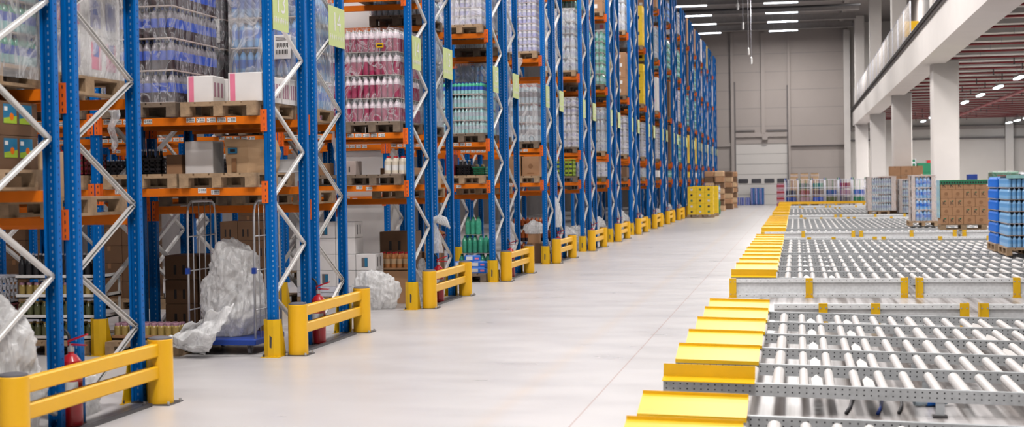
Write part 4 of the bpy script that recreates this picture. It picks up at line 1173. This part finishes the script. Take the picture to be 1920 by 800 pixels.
# torn film tails hanging under the upper pallets
def tail(label, x, y, z, L, w_, seed):
    mb = MB(); pts = []; fs = []; n = 12
    for i in range(n + 1):
        f = i / n
        for k in range(5):
            u = k / 4 - .5
            pts.append((x + u * w_ * (1 - .5 * f) + .05 * noise.noise(Vector((f * 3, seed, 0))), y - .012 + .035 * noise.noise(Vector((f * 4, u * 5, seed))), z - L * f * (1 - .15 * abs(u))))
    for i in range(n):
        for k in range(4): fs.append((i * 5 + k, i * 5 + k + 1, i * 5 + k + 6, i * 5 + k + 5))
    mb.add(pts, fs, 'bag', True)
    o = tag(obj('hanging_film_tail', mb), label, 'plastic film', 'torn film tails')
    md = o.modifiers.new('thickness', 'SOLIDIFY'); md.thickness = .002
tail('torn film tail hanging below the cobalt-label bottles', -6.78, 13.74, 2.5, .42, .12, 1)
tail('torn film tail hanging below the upper far-side pallet of the second double row', -5.24, 16.28, 2.44, .48, .14, 3)
tail('torn film tail hanging below the lilac packs of the fifth double row', -5.7, row_y(5) - .09, 4.3, .5, .25, 5)

# ------------------------------------------------------------------ roller lanes
LX0, PL = -.97, .66
def lane_rail(L, holes=True):
    return MB().prism([(0, -.09), (.045, -.09), (.045, -.086), (.004, -.086), (.004, -.004), (.045, -.004), (.045, 0), (0, 0)], 0, 0, L, 'galvh').mesh('rail')
def plate_mesh():
    mb = MB()
    mb.prism([(-.03, .012), (-.026, .006), (.30, .085), (.30, .092), (-.03, .018)], 0, .0, PL, 'yellow2')
    mb.prism([(.30, .06), (.304, .06), (.304, .112), (.30, .112)], 0, .0, PL, 'yellow2')
    mb.prism([(-.034, -.012), (-.026, -.012), (-.026, .018), (-.034, .018)], 0, .0, PL, 'yellow2')
    return mb.mesh('entry_guide')
def plate_mesh_first():
    mb = MB()
    mb.prism([(.02, .02), (.026, .02), (.026, .115), (.02, .115)], 0, 0, PL, 'yellow2')
    mb.prism([(-.10, .002), (.02, .02), (.02, .026), (-.10, .008)], 0, 0, PL, 'yellow2')
    return mb.mesh('entry_guide')
PLT, PLF = plate_mesh(), plate_mesh_first()
_rl = {}
def roller(L, fat=False):
    key = (round(L, 2), fat)
    if key not in _rl:
        r_ = .046 if fat else .036
        T = Matrix.Rotation(-PI / 2, 4, 'X')
        mb = MB().lathe([(.012, 0, 'black'), (.012, .012, 'black'), (r_ * .9, .013, 'bluecap' if fat else 'grey_cap'), (r_ * .9, .02, 'bluecap' if fat else 'grey_cap'), (r_, .021, 'roller'), (r_, L - .02, 'roller'), (r_ * .9, L - .018, 'roller'), (.012, L - .012, 'black'), (.012, L, 'black')], (0, 0, 0), 14, T)
        _rl[key] = mb.mesh('roller')
    return _rl[key]
def arrow(L):
    return MB().prism([(-.04, 0), (.04, 0), (.04, L * .62), (0, L * .86), (-.04, L * .62)], 2, -.02, -.008, 'roller').mesh('stop_wedge')
_ar = {}
LEGM = MB().b2(-.03, .03, .004, .04, -.25, -.08, 'galv').b2(-.05, .05, -.01, .06, -.25, -.24, 'dsteel')
def lane(ya, yb_, X1, slope, first, last, label, grp='roller conveyor lanes', z=.25):
    L = X1 - LX0; pit = yb_ - ya
    t = thing('roller_lane', label, 'roller conveyor', (LX0, ya, z), (0, slope, 0), grp)
    rm = lane_rail(L)
    obj('rail', rm, t)
    if last: obj('rail', rm, t, (0, pit, 0))
    obj('entry_guide', PLF if first else PLT, t, (0, 0, .004))
    if last: obj('entry_guide', PLT, t, (0, pit - .28, .02))
    rl = pit - .14
    n = int((L - .1) / .188)
    for i in range(n):
        fat = i % 7 == 4
        obj('roller', roller(rl, fat), t, (.07 + i * .188, .05, -.041 if not fat else -.048))
    key = round(rl, 2)
    if key not in _ar: _ar[key] = arrow(rl)
    for i in (5, 7, 14, 20, 26, 32):
        if i < n: obj('stop_wedge', _ar[key], t, (.07 + (i + .5) * .188, .05, -.03))
    for xx in (.3, L * .4, L * .75):
        zb = -(z - math.sin(slope) * xx) / math.cos(slope)
        obj('leg', MB().b2(-.03, .03, .004, .04, zb + .02, -.09, 'galv').b2(-.05, .05, -.01, .06, zb + .004, zb + .02, 'dsteel'), t, (xx, 0, 0))
        if last: obj('leg', MB().b2(-.03, .03, .004, .04, zb + .02, -.09, 'galv').b2(-.05, .05, -.01, .06, zb + .004, zb + .02, 'dsteel'), t, (xx, pit, 0))
GROUPS = [
    ('nearest lane group', [6.75, 7.95, 9.13], 3.3, .026),
    ('second lane group', [10.6, 11.72, 12.84, 14.03, 15.2, 16.35], 3.9, .026),
    ('third lane group', [21.85, 23.4, 24.75, 26.1, 27.4, 28.6], 6.0, .011),
    ('fourth lane group', [29.3, 30.5, 31.74, 33.1, 34.5, 35.6], 6.6, .011),
    ('fifth lane group', [40.75, 41.95], 6.2, .004),
    ('sixth lane group', [43.3, 44.6, 45.9, 47.2, 48.5, 49.8, 51.1, 52.4, 53.6], 5.4, .004),
    ('seventh lane group', [59.2, 60.6], 5.0, .004),
    ('eighth lane group', [63.2, 64.6, 66., 67.4, 68.8, 70.2, 71.4], 3.6, .004),
    ('ninth lane group', [78., 79.4, 80.6], 3.6, .004)]
for gn, ls, X1, sl in GROUPS:
    for i in range(len(ls) - 1):
        lane(ls[i], ls[i + 1], X1, sl, i == 0, i == len(ls) - 2, f'white roller lane with yellow entry guide, {ORD[i + 1]} lane of the {gn}')

# floor guide rails between the groups
def guide_seg(label, x0, x1, y, flip, ends):
    L = x1 - x0
    t = thing('guide_rail', label, 'guide rail', (x0, y, 0), (0, 0, 0), 'galvanised floor guide rails')
    f = -1 if not flip else 1
    mb = MB()
    mb.prism([(0, .02), (f * .05, .0), (f * .05, .05), (f * .006, .066), (f * .006, .2), (f * .05, .216), (f * .05, .268), (0, .268)], 0, 0, L, 'galvb')
    obj('rail', mb, t)
    for k, (xx, kind) in enumerate(ends):
        b_ = MB()
        if kind == 'post':
            b_.b2(xx - .05, xx + .05, f * .052 - .006, f * .052 + .006, 0, .272, 'yellow2'); b_.b2(xx - .05, xx + .05, min(0, f * .06), max(0, f * .06), .268, .276, 'yellow2')
            b_.b2(xx - .06, xx + .06, f * .05 - .06, f * .05 + .06, 0, .008, 'yellow2')
        else:
            s_ = kind
            b_.b2(xx - .045, xx + .045, f * .055 - .006, f * .055 + .006, 0, .28, 'yellow2'); b_.b2(xx - .05 * s_ - .006, xx - .05 * s_ + .006, -.07, .07, 0, .28, 'yellow2')
            b_.prism([(xx, .0), (xx + s_ * .2, .0), (xx + s_ * .14, .09), (xx, .09)], 1, .055, .065, 'yellow2')
            b_.b2(xx - .046, xx + .046, -.1, .1, 0, .01, 'yellow2')
        bo = obj('yellow_bracket', b_, t)
        bt = MB()
        for zz_ in (.05, .225):
            for dx in (-.03, .03): bt.lathe([(.009, 0, 'steel'), (.009, .006, 'steel')], (0, 0, 0), 8, Matrix.Translation((xx + dx, f * .059, zz_)) @ Matrix.Rotation(PI / 2 if f < 0 else -PI / 2, 4, 'X'))
        obj('bolts', bt, bo)
for gi, (y, flip) in enumerate(((16.98, False), (21.28, False), (36.05, False), (40.2, False), (54.3, False), (58.4, False), (72.4, False), (77.4, False))):
    pos = ('nearest', 'second', 'third', 'fourth', 'fifth', 'sixth', 'seventh', 'farthest')[gi]
    sh_ = .35 if gi % 2 == 0 else 0.
    guide_seg(f'galvanised guide rail with yellow brackets, left length of the {pos} line', LX0 + (.7 if gi % 2 == 0 else 0), 1.52 + sh_, y, flip, ((.05, 'post' if gi % 2 else -1) if gi % 2 else (.55, 'post'), (1.13, 'post'), (1.52 + sh_ - LX0 - (.7 if gi % 2 == 0 else 0) - .05, -1)))
    guide_seg(f'galvanised guide rail with yellow brackets, middle length of the {pos} line', 1.64 + sh_, 4.15 + sh_, y, flip, ((.05, 1), (1.35, 'post'), (2.45, -1)))
    if gi > 1: guide_seg(f'galvanised guide rail with yellow brackets, right length of the {pos} line', 4.3 + sh_, 6.8 + sh_, y, flip, ((.05, 1), (1.3, 'post')))
t = thing('guard_rail', 'long orange-yellow guard rail at the far end of the roller lanes', 'guard rail', (LX0, 82.6, 0))
obj('rail', MB().b2(0, 4.7, -.06, .06, .28, .42, 'yellow'), t)
for x in (.1, 1.6, 3.1, 4.6): obj('leg', MB().b2(x - .05, x + .05, -.05, .05, 0, .28, 'yellow').b2(x - .1, x + .1, -.1, .1, 0, .01, 'yellow'), t)

# crushed bottle and hoses under the nearest lanes
T = Matrix.Rotation(PI / 2, 4, 'Y')
b_ = thing('plastic_bottle', 'crushed clear bottle with a blue label on the floor under the rollers', 'bottle', (.96, 11.15, .045), (0, 0, .25))
obj('bottle_body', MB().lathe([(.036, -.13, 'clearb'), (.043, -.1, 'clearb'), (.037, -.03, 'clearb'), (.043, .05, 'clearb'), (.034, .11, 'clearb'), (.014, .15, 'clearb'), (.014, .17, 'clearb')], (0, 0, 0), 12, T), b_)
obj('label', MB().lathe([(.0445, -.04, 'waterlab'), (.0445, .03, 'waterlab')], (0, 0, 0), 12, T), b_)
for i, (x, y) in enumerate(((.55, 11.2), (.70, 11.25), (.33, 11.2))):
    tag(obj('hose', MB().tube([(x, y - .5, .012), (x + .04, y - .2, .012), (x + .06, y + .1, .012), (x + .1, y + .55, .012)], .012, 'cable' if i else 'dblue', 8)), f'dark blue hose lying under the rollers, {("middle", "right", "left")[i]} one', 'hose', 'hoses under the rollers')

# ------------------------------------------------------------------ loads on the roller lanes
# brown cartons with a green lid
zb = .28
px0, py0 = 3.8, 40.78
pallet(px0 + .6, py0 + .42, zb - .02, 'wooden pallet under the brown carton stack with the green lid', rz=PI / 2)
for k in range(5):
    nx = 5; big = []
    for i in range(3 if k % 2 == 0 else 2): big.append('small')
    row_ = (['big', 'big', 'sm', 'sm', 'sm'] if k % 2 else ['sm', 'sm', 'sm', 'big', 'big'])
    x = px0
    for i, q in enumerate(row_):
        w_ = .302 if q == 'big' else .199
        place_carton(f'brown carton in the green-lidded stack, {ORD[k + 1]} layer from bottom, {ORD[i + 1]} from left', x, py0, zb + .126 + k * .235, w_ - .006, .8, .23, 'kraft', mk_ring if q == 'big' else mk_k, group='brown cartons under the green lid')
        x += w_
lid = MB().b2(px0 - .02, px0 + 1.22, py0 - .02, py0 + .82, zb + .126 + 5 * .235, zb + .126 + 5 * .235 + .015, 'limep').b2(px0 - .02, px0 + 1.22, py0 - .025, py0 - .02, zb + 1.2, zb + 1.316, 'green')
for i in range(18): lid.b2(px0 + .01 + i * .068, px0 + .05 + i * .068, py0 - .028, py0 - .025, zb + 1.22, zb + 1.27, 'ink')
lid.b2(px0 - .025, px0 - .02, py0 - .02, py0 + .82, zb + .3, zb + 1.316, 'teal')
tag(obj('green_cover', lid), 'green printed cover sheet on top of the brown carton stack', 'cover')
# blue water stacks
for (nm, x, y, tiers, zz_, kd) in (('left blue', 3.82, 30.0, 6, .205, 'bluedk'), ('right blue', 3.80, 28.2, 6, .215, 'bluesm')):
    pallet(x + .4, y + .6, zz_, f'wooden pallet under the {nm} water bottle stack', 'pallet')
    me, pw, pd, ph = pack_mesh(kd, 3, 2)
    z_ = zz_ + .146
    for k in range(tiers):
        for i in range(3):
            for j in range(7):
                if True:
                    tag(obj('water_pack', me, None, (x + .02 + i * .262, y + .02 + j * .165, z_), scale=(1.15, 1.07, 1)), f'pack of blue water bottles, layer {k + 1}, column {i + 1} from left, {ORD[j + 1]} back, {nm} stack', 'bottle pack', 'packs of blue water bottles')
        z_ += ph + .002
tag(obj('cover_sheet', MB().b2(3.8, 4.62, 28.2, 29.4, z_, z_ + .012, 'dred').b2(3.8, 4.62, 28.19, 28.2, z_ - .05, z_ + .012, 'teal')), 'thin dark red cover sheet on top of the right blue water stack', 'cover')
# wrapped bottle pallets with brown corner film
def corner_load(label, x, y, z_, W, D, kind, tiers, m='slip'):
    t, h_ = bottle_load(label, x, y, z_, kind, tiers, W, D, wrap=None, gap=.01)
    c_ = MB()
    c_.b2(-.02, W * .16, -.02, 0, 0, h_ + .02, 'slip').b2(W * .86, W + .02, -.02, 0, 0, h_ + .02, 'slip').b2(-.02, 0, -.02, D, 0, h_ + .02, 'slip').b2(-.03, W + .03, -.03, D, h_ + .012, h_ + .03, 'slip')
    obj('corner_board', c_, t)
    obj('stretch_film', shell(W, D, h_, 3, .02, 'film', inflate=.045, res=.15), t)
    return t
pallet(3.2, 60.0, .24, 'wooden pallet under the farthest corner-boarded bottle load', rz=0)
corner_load('wrapped pale bottle load with brown corner boards, left one beyond the rollers', 2.74, 59.4, .385, 1.08, .8, 'clear', 4)
corner_load('wrapped pale bottle load with brown corner boards, behind and right of the left one', 3.99, 59.9, .27, .8, .8, 'clear', 4)
pallet(3.63, 44.72, .255, 'wooden pallet under the pink-cornered blue bottle load')
t = corner_load('wrapped blue bottle load with a pinkish corner, left of the brown cartons', 3.30, 44.25, .40, .66, .76, 'bluew', 4)
# tall brown carton stack behind
pallet(3.86, 61.42, 0, 'floor pallet under the left half of the large brown cartons', parts=False, rz=PI / 2)
pallet(5.08, 61.42, 0, 'floor pallet under the right half of the large brown cartons', parts=False, rz=PI / 2)
for k in range(5):
    for i in range(5 if k < 4 else 4):
        if k == 4 and i == 0: continue
        place_carton(f'large brown carton behind the wrapped loads, {ORD[k + 1]} layer, {ORD[i + 1]} from left', 3.27 + i * .44, 61.1, .147 + k * .4, .43, .6, .39, 'kraft', mk_tape if (i + k) % 2 else mk_ring, group='large brown cartons behind the wrapped loads')
# goods seen further right under the mezzanine
place_carton('blue printed carton right of the nearest white column', 5.75, 52., 1.355, .32, .4, .4, 'dblue')
place_carton('brown carton under the blue printed one right of the nearest column', 5.6, 51.9, 0, .9, 1.0, 1.35, 'kraft', mk_tape)
for i, (x, y, h_, m_, lab) in enumerate(((6.55, 52., 1.84, 'green', 'dark green wrapped pallet load under the mezzanine'), (7.5, 52.2, 1.8, 'whitepk', 'white wrapped pallet load under the mezzanine, between green and kraft ones'), (8.5, 53., 1.88, 'kraft3', 'pale kraft pallet load under the mezzanine'), (9.6, 54., 1.8, 'walld', 'tall pale pallet load at the right edge under the mezzanine'))):
    t = thing('pallet_load', lab, 'pallet load', (x, y, 0), group='loads under the mezzanine')
    for k in range(5): obj('tier', MB().rbox(0, .86, 0, 1., k * h_ / 5, (k + 1) * h_ / 5 - .02, m_, .02), t)
    obj('stretch_film', shell(.86, 1., h_, i + 60, .015, 'film', res=.2), t)
t = thing('pallet_load', 'green and red topped load between the first and second columns', 'pallet load', (5.2, 66., 0), group='loads under the mezzanine')
obj('tier', MB().rbox(0, .8, 0, 1., 0, 1.9, 'green', .02), t); obj('green_cover', MB().rbox(0, .8, 0, 1., 1.9, 2.3, 'green', .02), t)
obj('red_top', MB().rbox(.4, .7, .1, .8, 2.3, 2.42, 'red', .02), t)
t = thing('crate_tower', 'slim tower of pale lattice crates beside the green load', 'crates', (4.75, 66., 0))
for k in range(6): obj('crate', MB().b2(0, .38, 0, .3, k * .42, k * .42 + .03, 'whitepk').b2(0, .03, 0, .03, k * .42, k * .42 + .4, 'whitepk').b2(.35, .38, 0, .03, k * .42, k * .42 + .4, 'whitepk').b2(0, .38, .0, .02, k * .42 + .18, k * .42 + .24, 'whitepk').b2(.02, .36, .2, .3, k * .42 + .03, k * .42 + .36, 'green'), t)

# roll containers at the far end of the lanes
def container(label, x, y, goods, blue):
    t = thing('roll_container', label, 'roll container', (x, y, 0), group='roll containers at the far end')
    obj('base', MB().b2(0, .74, 0, .8, .16, .22, 'dblue' if blue else 'steel'), t)
    for a in (.08, .62):
        for b_ in (.1, .7): obj('caster', MB().lathe([(.07, -.02, 'black'), (.07, .02, 'black')], (0, 0, 0), 10, Matrix.Translation((a, b_, .075)) @ Matrix.Rotation(PI / 2, 4, 'Y')).b2(a - .02, a + .02, b_ - .02, b_ + .02, .08, .16, 'steel'), t)
    fr = MB(); 
    for (xa, ya, xb, yb_) in ((0, 0, .74, 0), (0, 0, 0, .8), (.74, 0, .74, .8)):
        for z_ in (.24, .7, 1.15, 1.62): fr.tube([(xa, ya, z_), (xb, yb_, z_)], .016, 'whitepk', 5)
    for x_, y_ in ((0, 0), (.74, 0), (0, .8), (.74, .8)): fr.tube([(x_, y_, .2), (x_, y_, 1.7)], .022, 'whitepk', 6)
    obj('frame', fr, t)
    wr = MB()
    for i in range(1, 7): wr.tube([(.74 * i / 7, 0, .22), (.74 * i / 7, 0, 1.62)], .013, ('steel', 'dblue', 'whitepk')[i % 3] if blue else ('steel', 'green', 'whitepk')[i % 3], 4)
    for i in range(1, 5):
        wr.tube([(0, .8 * i / 5, .22), (0, .8 * i / 5, 1.62)], .015, 'whitepk', 4); wr.tube([(.74, .8 * i / 5, .22), (.74, .8 * i / 5, 1.62)], .015, 'whitepk', 4)
    obj('wires', wr, t)
    for k in range(2): obj('clip', MB().b2(.7 * k, .7 * k + .06, -.03, .03, 1.6, 1.72, 'dblue' if blue else 'green'), t)
    for k, (m_, h_) in enumerate(goods):
        z_ = .23 + k * .42
        obj('goods', MB().rbox(.06, .68, .08, .72, z_, z_ + h_, m_, .02), t)
mixg = ['dblue', 'green', 'mauve', 'cable', 'cobalt', 'dred', 'olive', 'kraft2', 'trimd']
for i in range(6):
    g = [(mixg[(i * 2 + k * 3) % 9], .34) for k in range(3 if i in (1, 2, 4) else 2)]
    container(f'pale wire roll container of mixed goods near the far door, {ORD[i + 1]} from left', -.7 + i * .8, 90., g, i % 2 == 0)
t = thing('bottle_stack', 'pinkish wrapped bottle stack left of the roll containers', 'bottle load', (-1.15, 87.4, 0))
for k in range(4): obj('tier', far_bottles(('mauve', 'slip', 'dred'), 1, .36, .42, .6), t, (0, 0, k * .37))
for i in range(3):
    t = thing('bottle_stack', f'beige stack with dark caps rising above the roll containers, {ORD[i + 1]} from left', 'bottle load', (-.38 + i * .62, 91.6, 0), group='beige stacks behind the roll containers')
    obj('tier', MB().rbox(0, .46, 0, .5, 0, 1.72, 'kraft3', .02), t)
    obj('tier', far_bottles(('kraft3', 'black', 'slip'), 1, .32, .46, .5), t, (0, 0, 1.73))

# ------------------------------------------------------------------ loads at the far end of the aisle
yp = thing('wooden_pallet', 'wooden pallet under the yellow cartons at the far end of the racks', 'pallet', (-4.28, 66.75, 0), (0, 0, PI / 2)); 
obj('deck', PP['pallet'][0], yp); obj('cross_board', PP['pallet'][1], yp)
for px in (-.35, 0, .35):
    obj('runner', PP['pallet'][3], yp, (px, 0, 0))
    for py in (-.5275, 0, .5275): obj('block', PP['pallet'][2], yp, (px, py, 0))
for k in range(5):
    for i in range(3):
        def mk_dots(mb, w_, d_, h_, s_=(i + k) % 3):
            mb.b2(w_ * .35, w_ * .6, -.003, 0, h_ * .3, h_ * .62, ('ink', 'whitepk', 'green')[s_]); mb.b2(w_ * .4, w_ * .55, -.004, -.001, h_ * .62, h_ * .72, 'mauve')
            mb.b2(w_, w_ + .003, d_ * .3, d_ * .5, h_ * .3, h_ * .6, 'tape')
        place_carton(f'yellow carton at the far end of the racks, {ORD[k + 1]} layer, {ORD[i + 1]} from left', -4.86 + i * .385, 66.37, .145 + k * .252, .38, .76, .249, 'yelcart', mk_dots, group='yellow cartons at the far end')
pallet(-4.22, 69.2, 0, 'wooden pallet under the second yellow load behind the front one', 'pallet', parts=False, rz=PI / 2)
for k in range(5): place_carton(f'wide yellow carton in the load behind the front one, {ORD[k + 1]} layer', -4.8, 68.82, .145 + k * .255, 1.17, .76, .25, 'yelcart', mk_tape, group='wide yellow cartons behind')
t = thing('bottle_stack', 'narrow stack of green and clear bottles beside the yellow cartons', 'bottle load', (-4.55, 73.0, 0))
for k in range(4): obj('tier', far_bottles((('green', 'green', 'green') if k < 2 else ('clearb', 'red' if k == 2 else 'dblue', 'whitepk')), 1, .36, .8, .8), t, (0, 0, k * .365))
for s_, (x, y) in enumerate(((-4.95, 80.), (-4.7, 84.5), (-4.6, 88.5))):
    for k in range(7):
        mb = MB()
        for q in range(4):
            dx, dy = random.uniform(-.03, .03), random.uniform(-.03, .03)
            mb.rbox(q % 2 * .55 + dx, q % 2 * .55 + .53 + dx, q // 2 * .55 + dy, q // 2 * .55 + .53 + dy, 0, .29, ('kraft', 'kraft3', 'kraft2')[(q + k + s_) % 3], .05)
        mb.b2(0, 1.1, 0, 1.1, -.01, .01, 'tape')
        tag(obj('cardboard_bale', mb, None, (x, y, .012 + k * .312)), f'brown cardboard bale in the {("nearest", "middle", "farthest")[s_]} stack by the rack ends, {ORD[k + 1]} from bottom', 'bale', 'cardboard bales')
# blue plastic pallets beside the far door
for i in range(3):
    tag(obj('plastic_pallet', MB().b2(0, .3, 0, .1, 0, .5, 'dblue').b2(.08, .12, -.012, 0, 0.02, .48, 'lilac').b2(.2, .24, -.012, 0, .02, .48, 'lilac'), None, (-4.06 + i * .36, 97.6, 0)), f'low blue plastic pallet on edge before the far door, {ORD[i + 1]} from left', 'plastic pallet', 'low blue pallets by the door')
for i in range(3):
    mb = MB(); T = Matrix.Rotation(-.08, 4, 'X')
    mb.box((.14, .05, .58), (.27, .1, 1.1), 'dblue', T).box((.08, -.008, .58), (.05, .016, 1.06), 'lilac', T).box((.2, -.008, .58), (.05, .016, 1.06), 'cyanp', T)
    tag(obj('plastic_pallet', mb, None, (-3.0 + i * .3, 97.9, .0)), f'tall blue plastic pallet leaning at the far door, {ORD[i + 1]} from left', 'plastic pallet', 'tall blue pallets by the door')

# ------------------------------------------------------------------ light
W = bpy.data.worlds.new('World'); S.world = W; W.use_nodes = True
bg = W.node_tree.nodes['Background']; bg.inputs[0].default_value = (1., .985, .975, 1); bg.inputs[1].default_value = .52
def area(name, loc, sx, sy, e, rot=(0, 0, 0), col=(1, .965, .935)):
    l = bpy.data.lights.new(name, 'AREA'); l.shape = 'RECTANGLE'; l.size = sx; l.size_y = sy; l.energy = e; l.color = col
    o = bpy.data.objects.new(name, l); C.objects.link(o); o.location = loc; o.rotation_euler = rot; return o
for y in (-3, 2, 7, 14, 24, 34, 44, 54, 64, 74, 84, 93):
    area('aisle_lamp_light', (-.7, y, 10.9), 1.8, .2, 430 if y < 10 else 450 if y < 60 else 520)
for r in range(0, 8):                          # the lamps hung over the aisles between the racks
    area('rack_aisle_lamp_light', (-6.0, row_y(r) + 3.7, 10.9), 1.8, .2, 300)
    if r == 3: area('rack_aisle_lamp_light', (-9.2, row_y(r) + 3.85, 10.9), 1.8, .2, 200)
for y in (52, 63, 74, 85, 92):
    area('mezzanine_lamp_light', (7.5, y, 4.95), .2, 1.8, 330)
    area('mezzanine_lamp_light', (12.5, y, 4.95), .2, 1.8, 380 if y < 80 else 210)
area('mezzanine_lamp_light', (7.5, 42, 4.95), .2, 1.8, 330); area('mezzanine_lamp_light', (7.5, 32, 4.95), .2, 1.8, 330)

for y in (50, 66, 82):
    area('upper_floor_lamp_light', (5.2, y, 11.6), .2, 1.8, 300)

# ------------------------------------------------------------------ camera
cd = bpy.data.cameras.new('Camera'); cam = bpy.data.objects.new('Camera', cd); C.objects.link(cam)
f, yaw, pitch, roll, ch = 2733.7, .193066, .020891, -.0153224, 1.699
cd.sensor_width = 36; cd.sensor_fit = 'HORIZONTAL'; cd.lens = f / 1920 * 36
fw = Vector((-math.sin(yaw) * math.cos(pitch), math.cos(yaw) * math.cos(pitch), -math.sin(pitch)))
rt = Vector((math.cos(yaw), math.sin(yaw), 0)); up = rt.cross(fw)
r2 = rt * math.cos(roll) + up * math.sin(roll); u2 = -rt * math.sin(roll) + up * math.cos(roll)
Mx = Matrix((r2, u2, -fw)).transposed().to_4x4(); Mx.translation = (0, 0, ch)
cam.matrix_world = Mx
cd.clip_start = .1; cd.clip_end = 300
cd.dof.use_dof = True; cd.dof.focus_distance = 17.5; cd.dof.aperture_fstop = 2.8
S.camera = cam
S.view_settings.view_transform = 'Standard'; S.view_settings.look = 'None'
S.view_settings.exposure = .13; S.view_settings.gamma = 1; S.view_settings.use_curve_mapping = False
S.cycles.max_bounces = 6; S.cycles.diffuse_bounces = 1; S.cycles.transparent_max_bounces = 16; S.cycles.use_denoising = True
S.cycles.caustics_reflective = False; S.cycles.caustics_refractive = False
dup_ = {k: v for k, v in LABELS.items() if len(v) > 1}
if dup_: print('SHARED LABELS', len(dup_), list(dup_.items())[:5])
long_ = [k for k in LABELS if not 4 <= len(k.split()) <= 16]
if long_: print('LABEL LENGTH', long_)
print('OBJECTS', len(bpy.data.objects), 'TOP', sum(1 for o in bpy.data.objects if not o.parent))
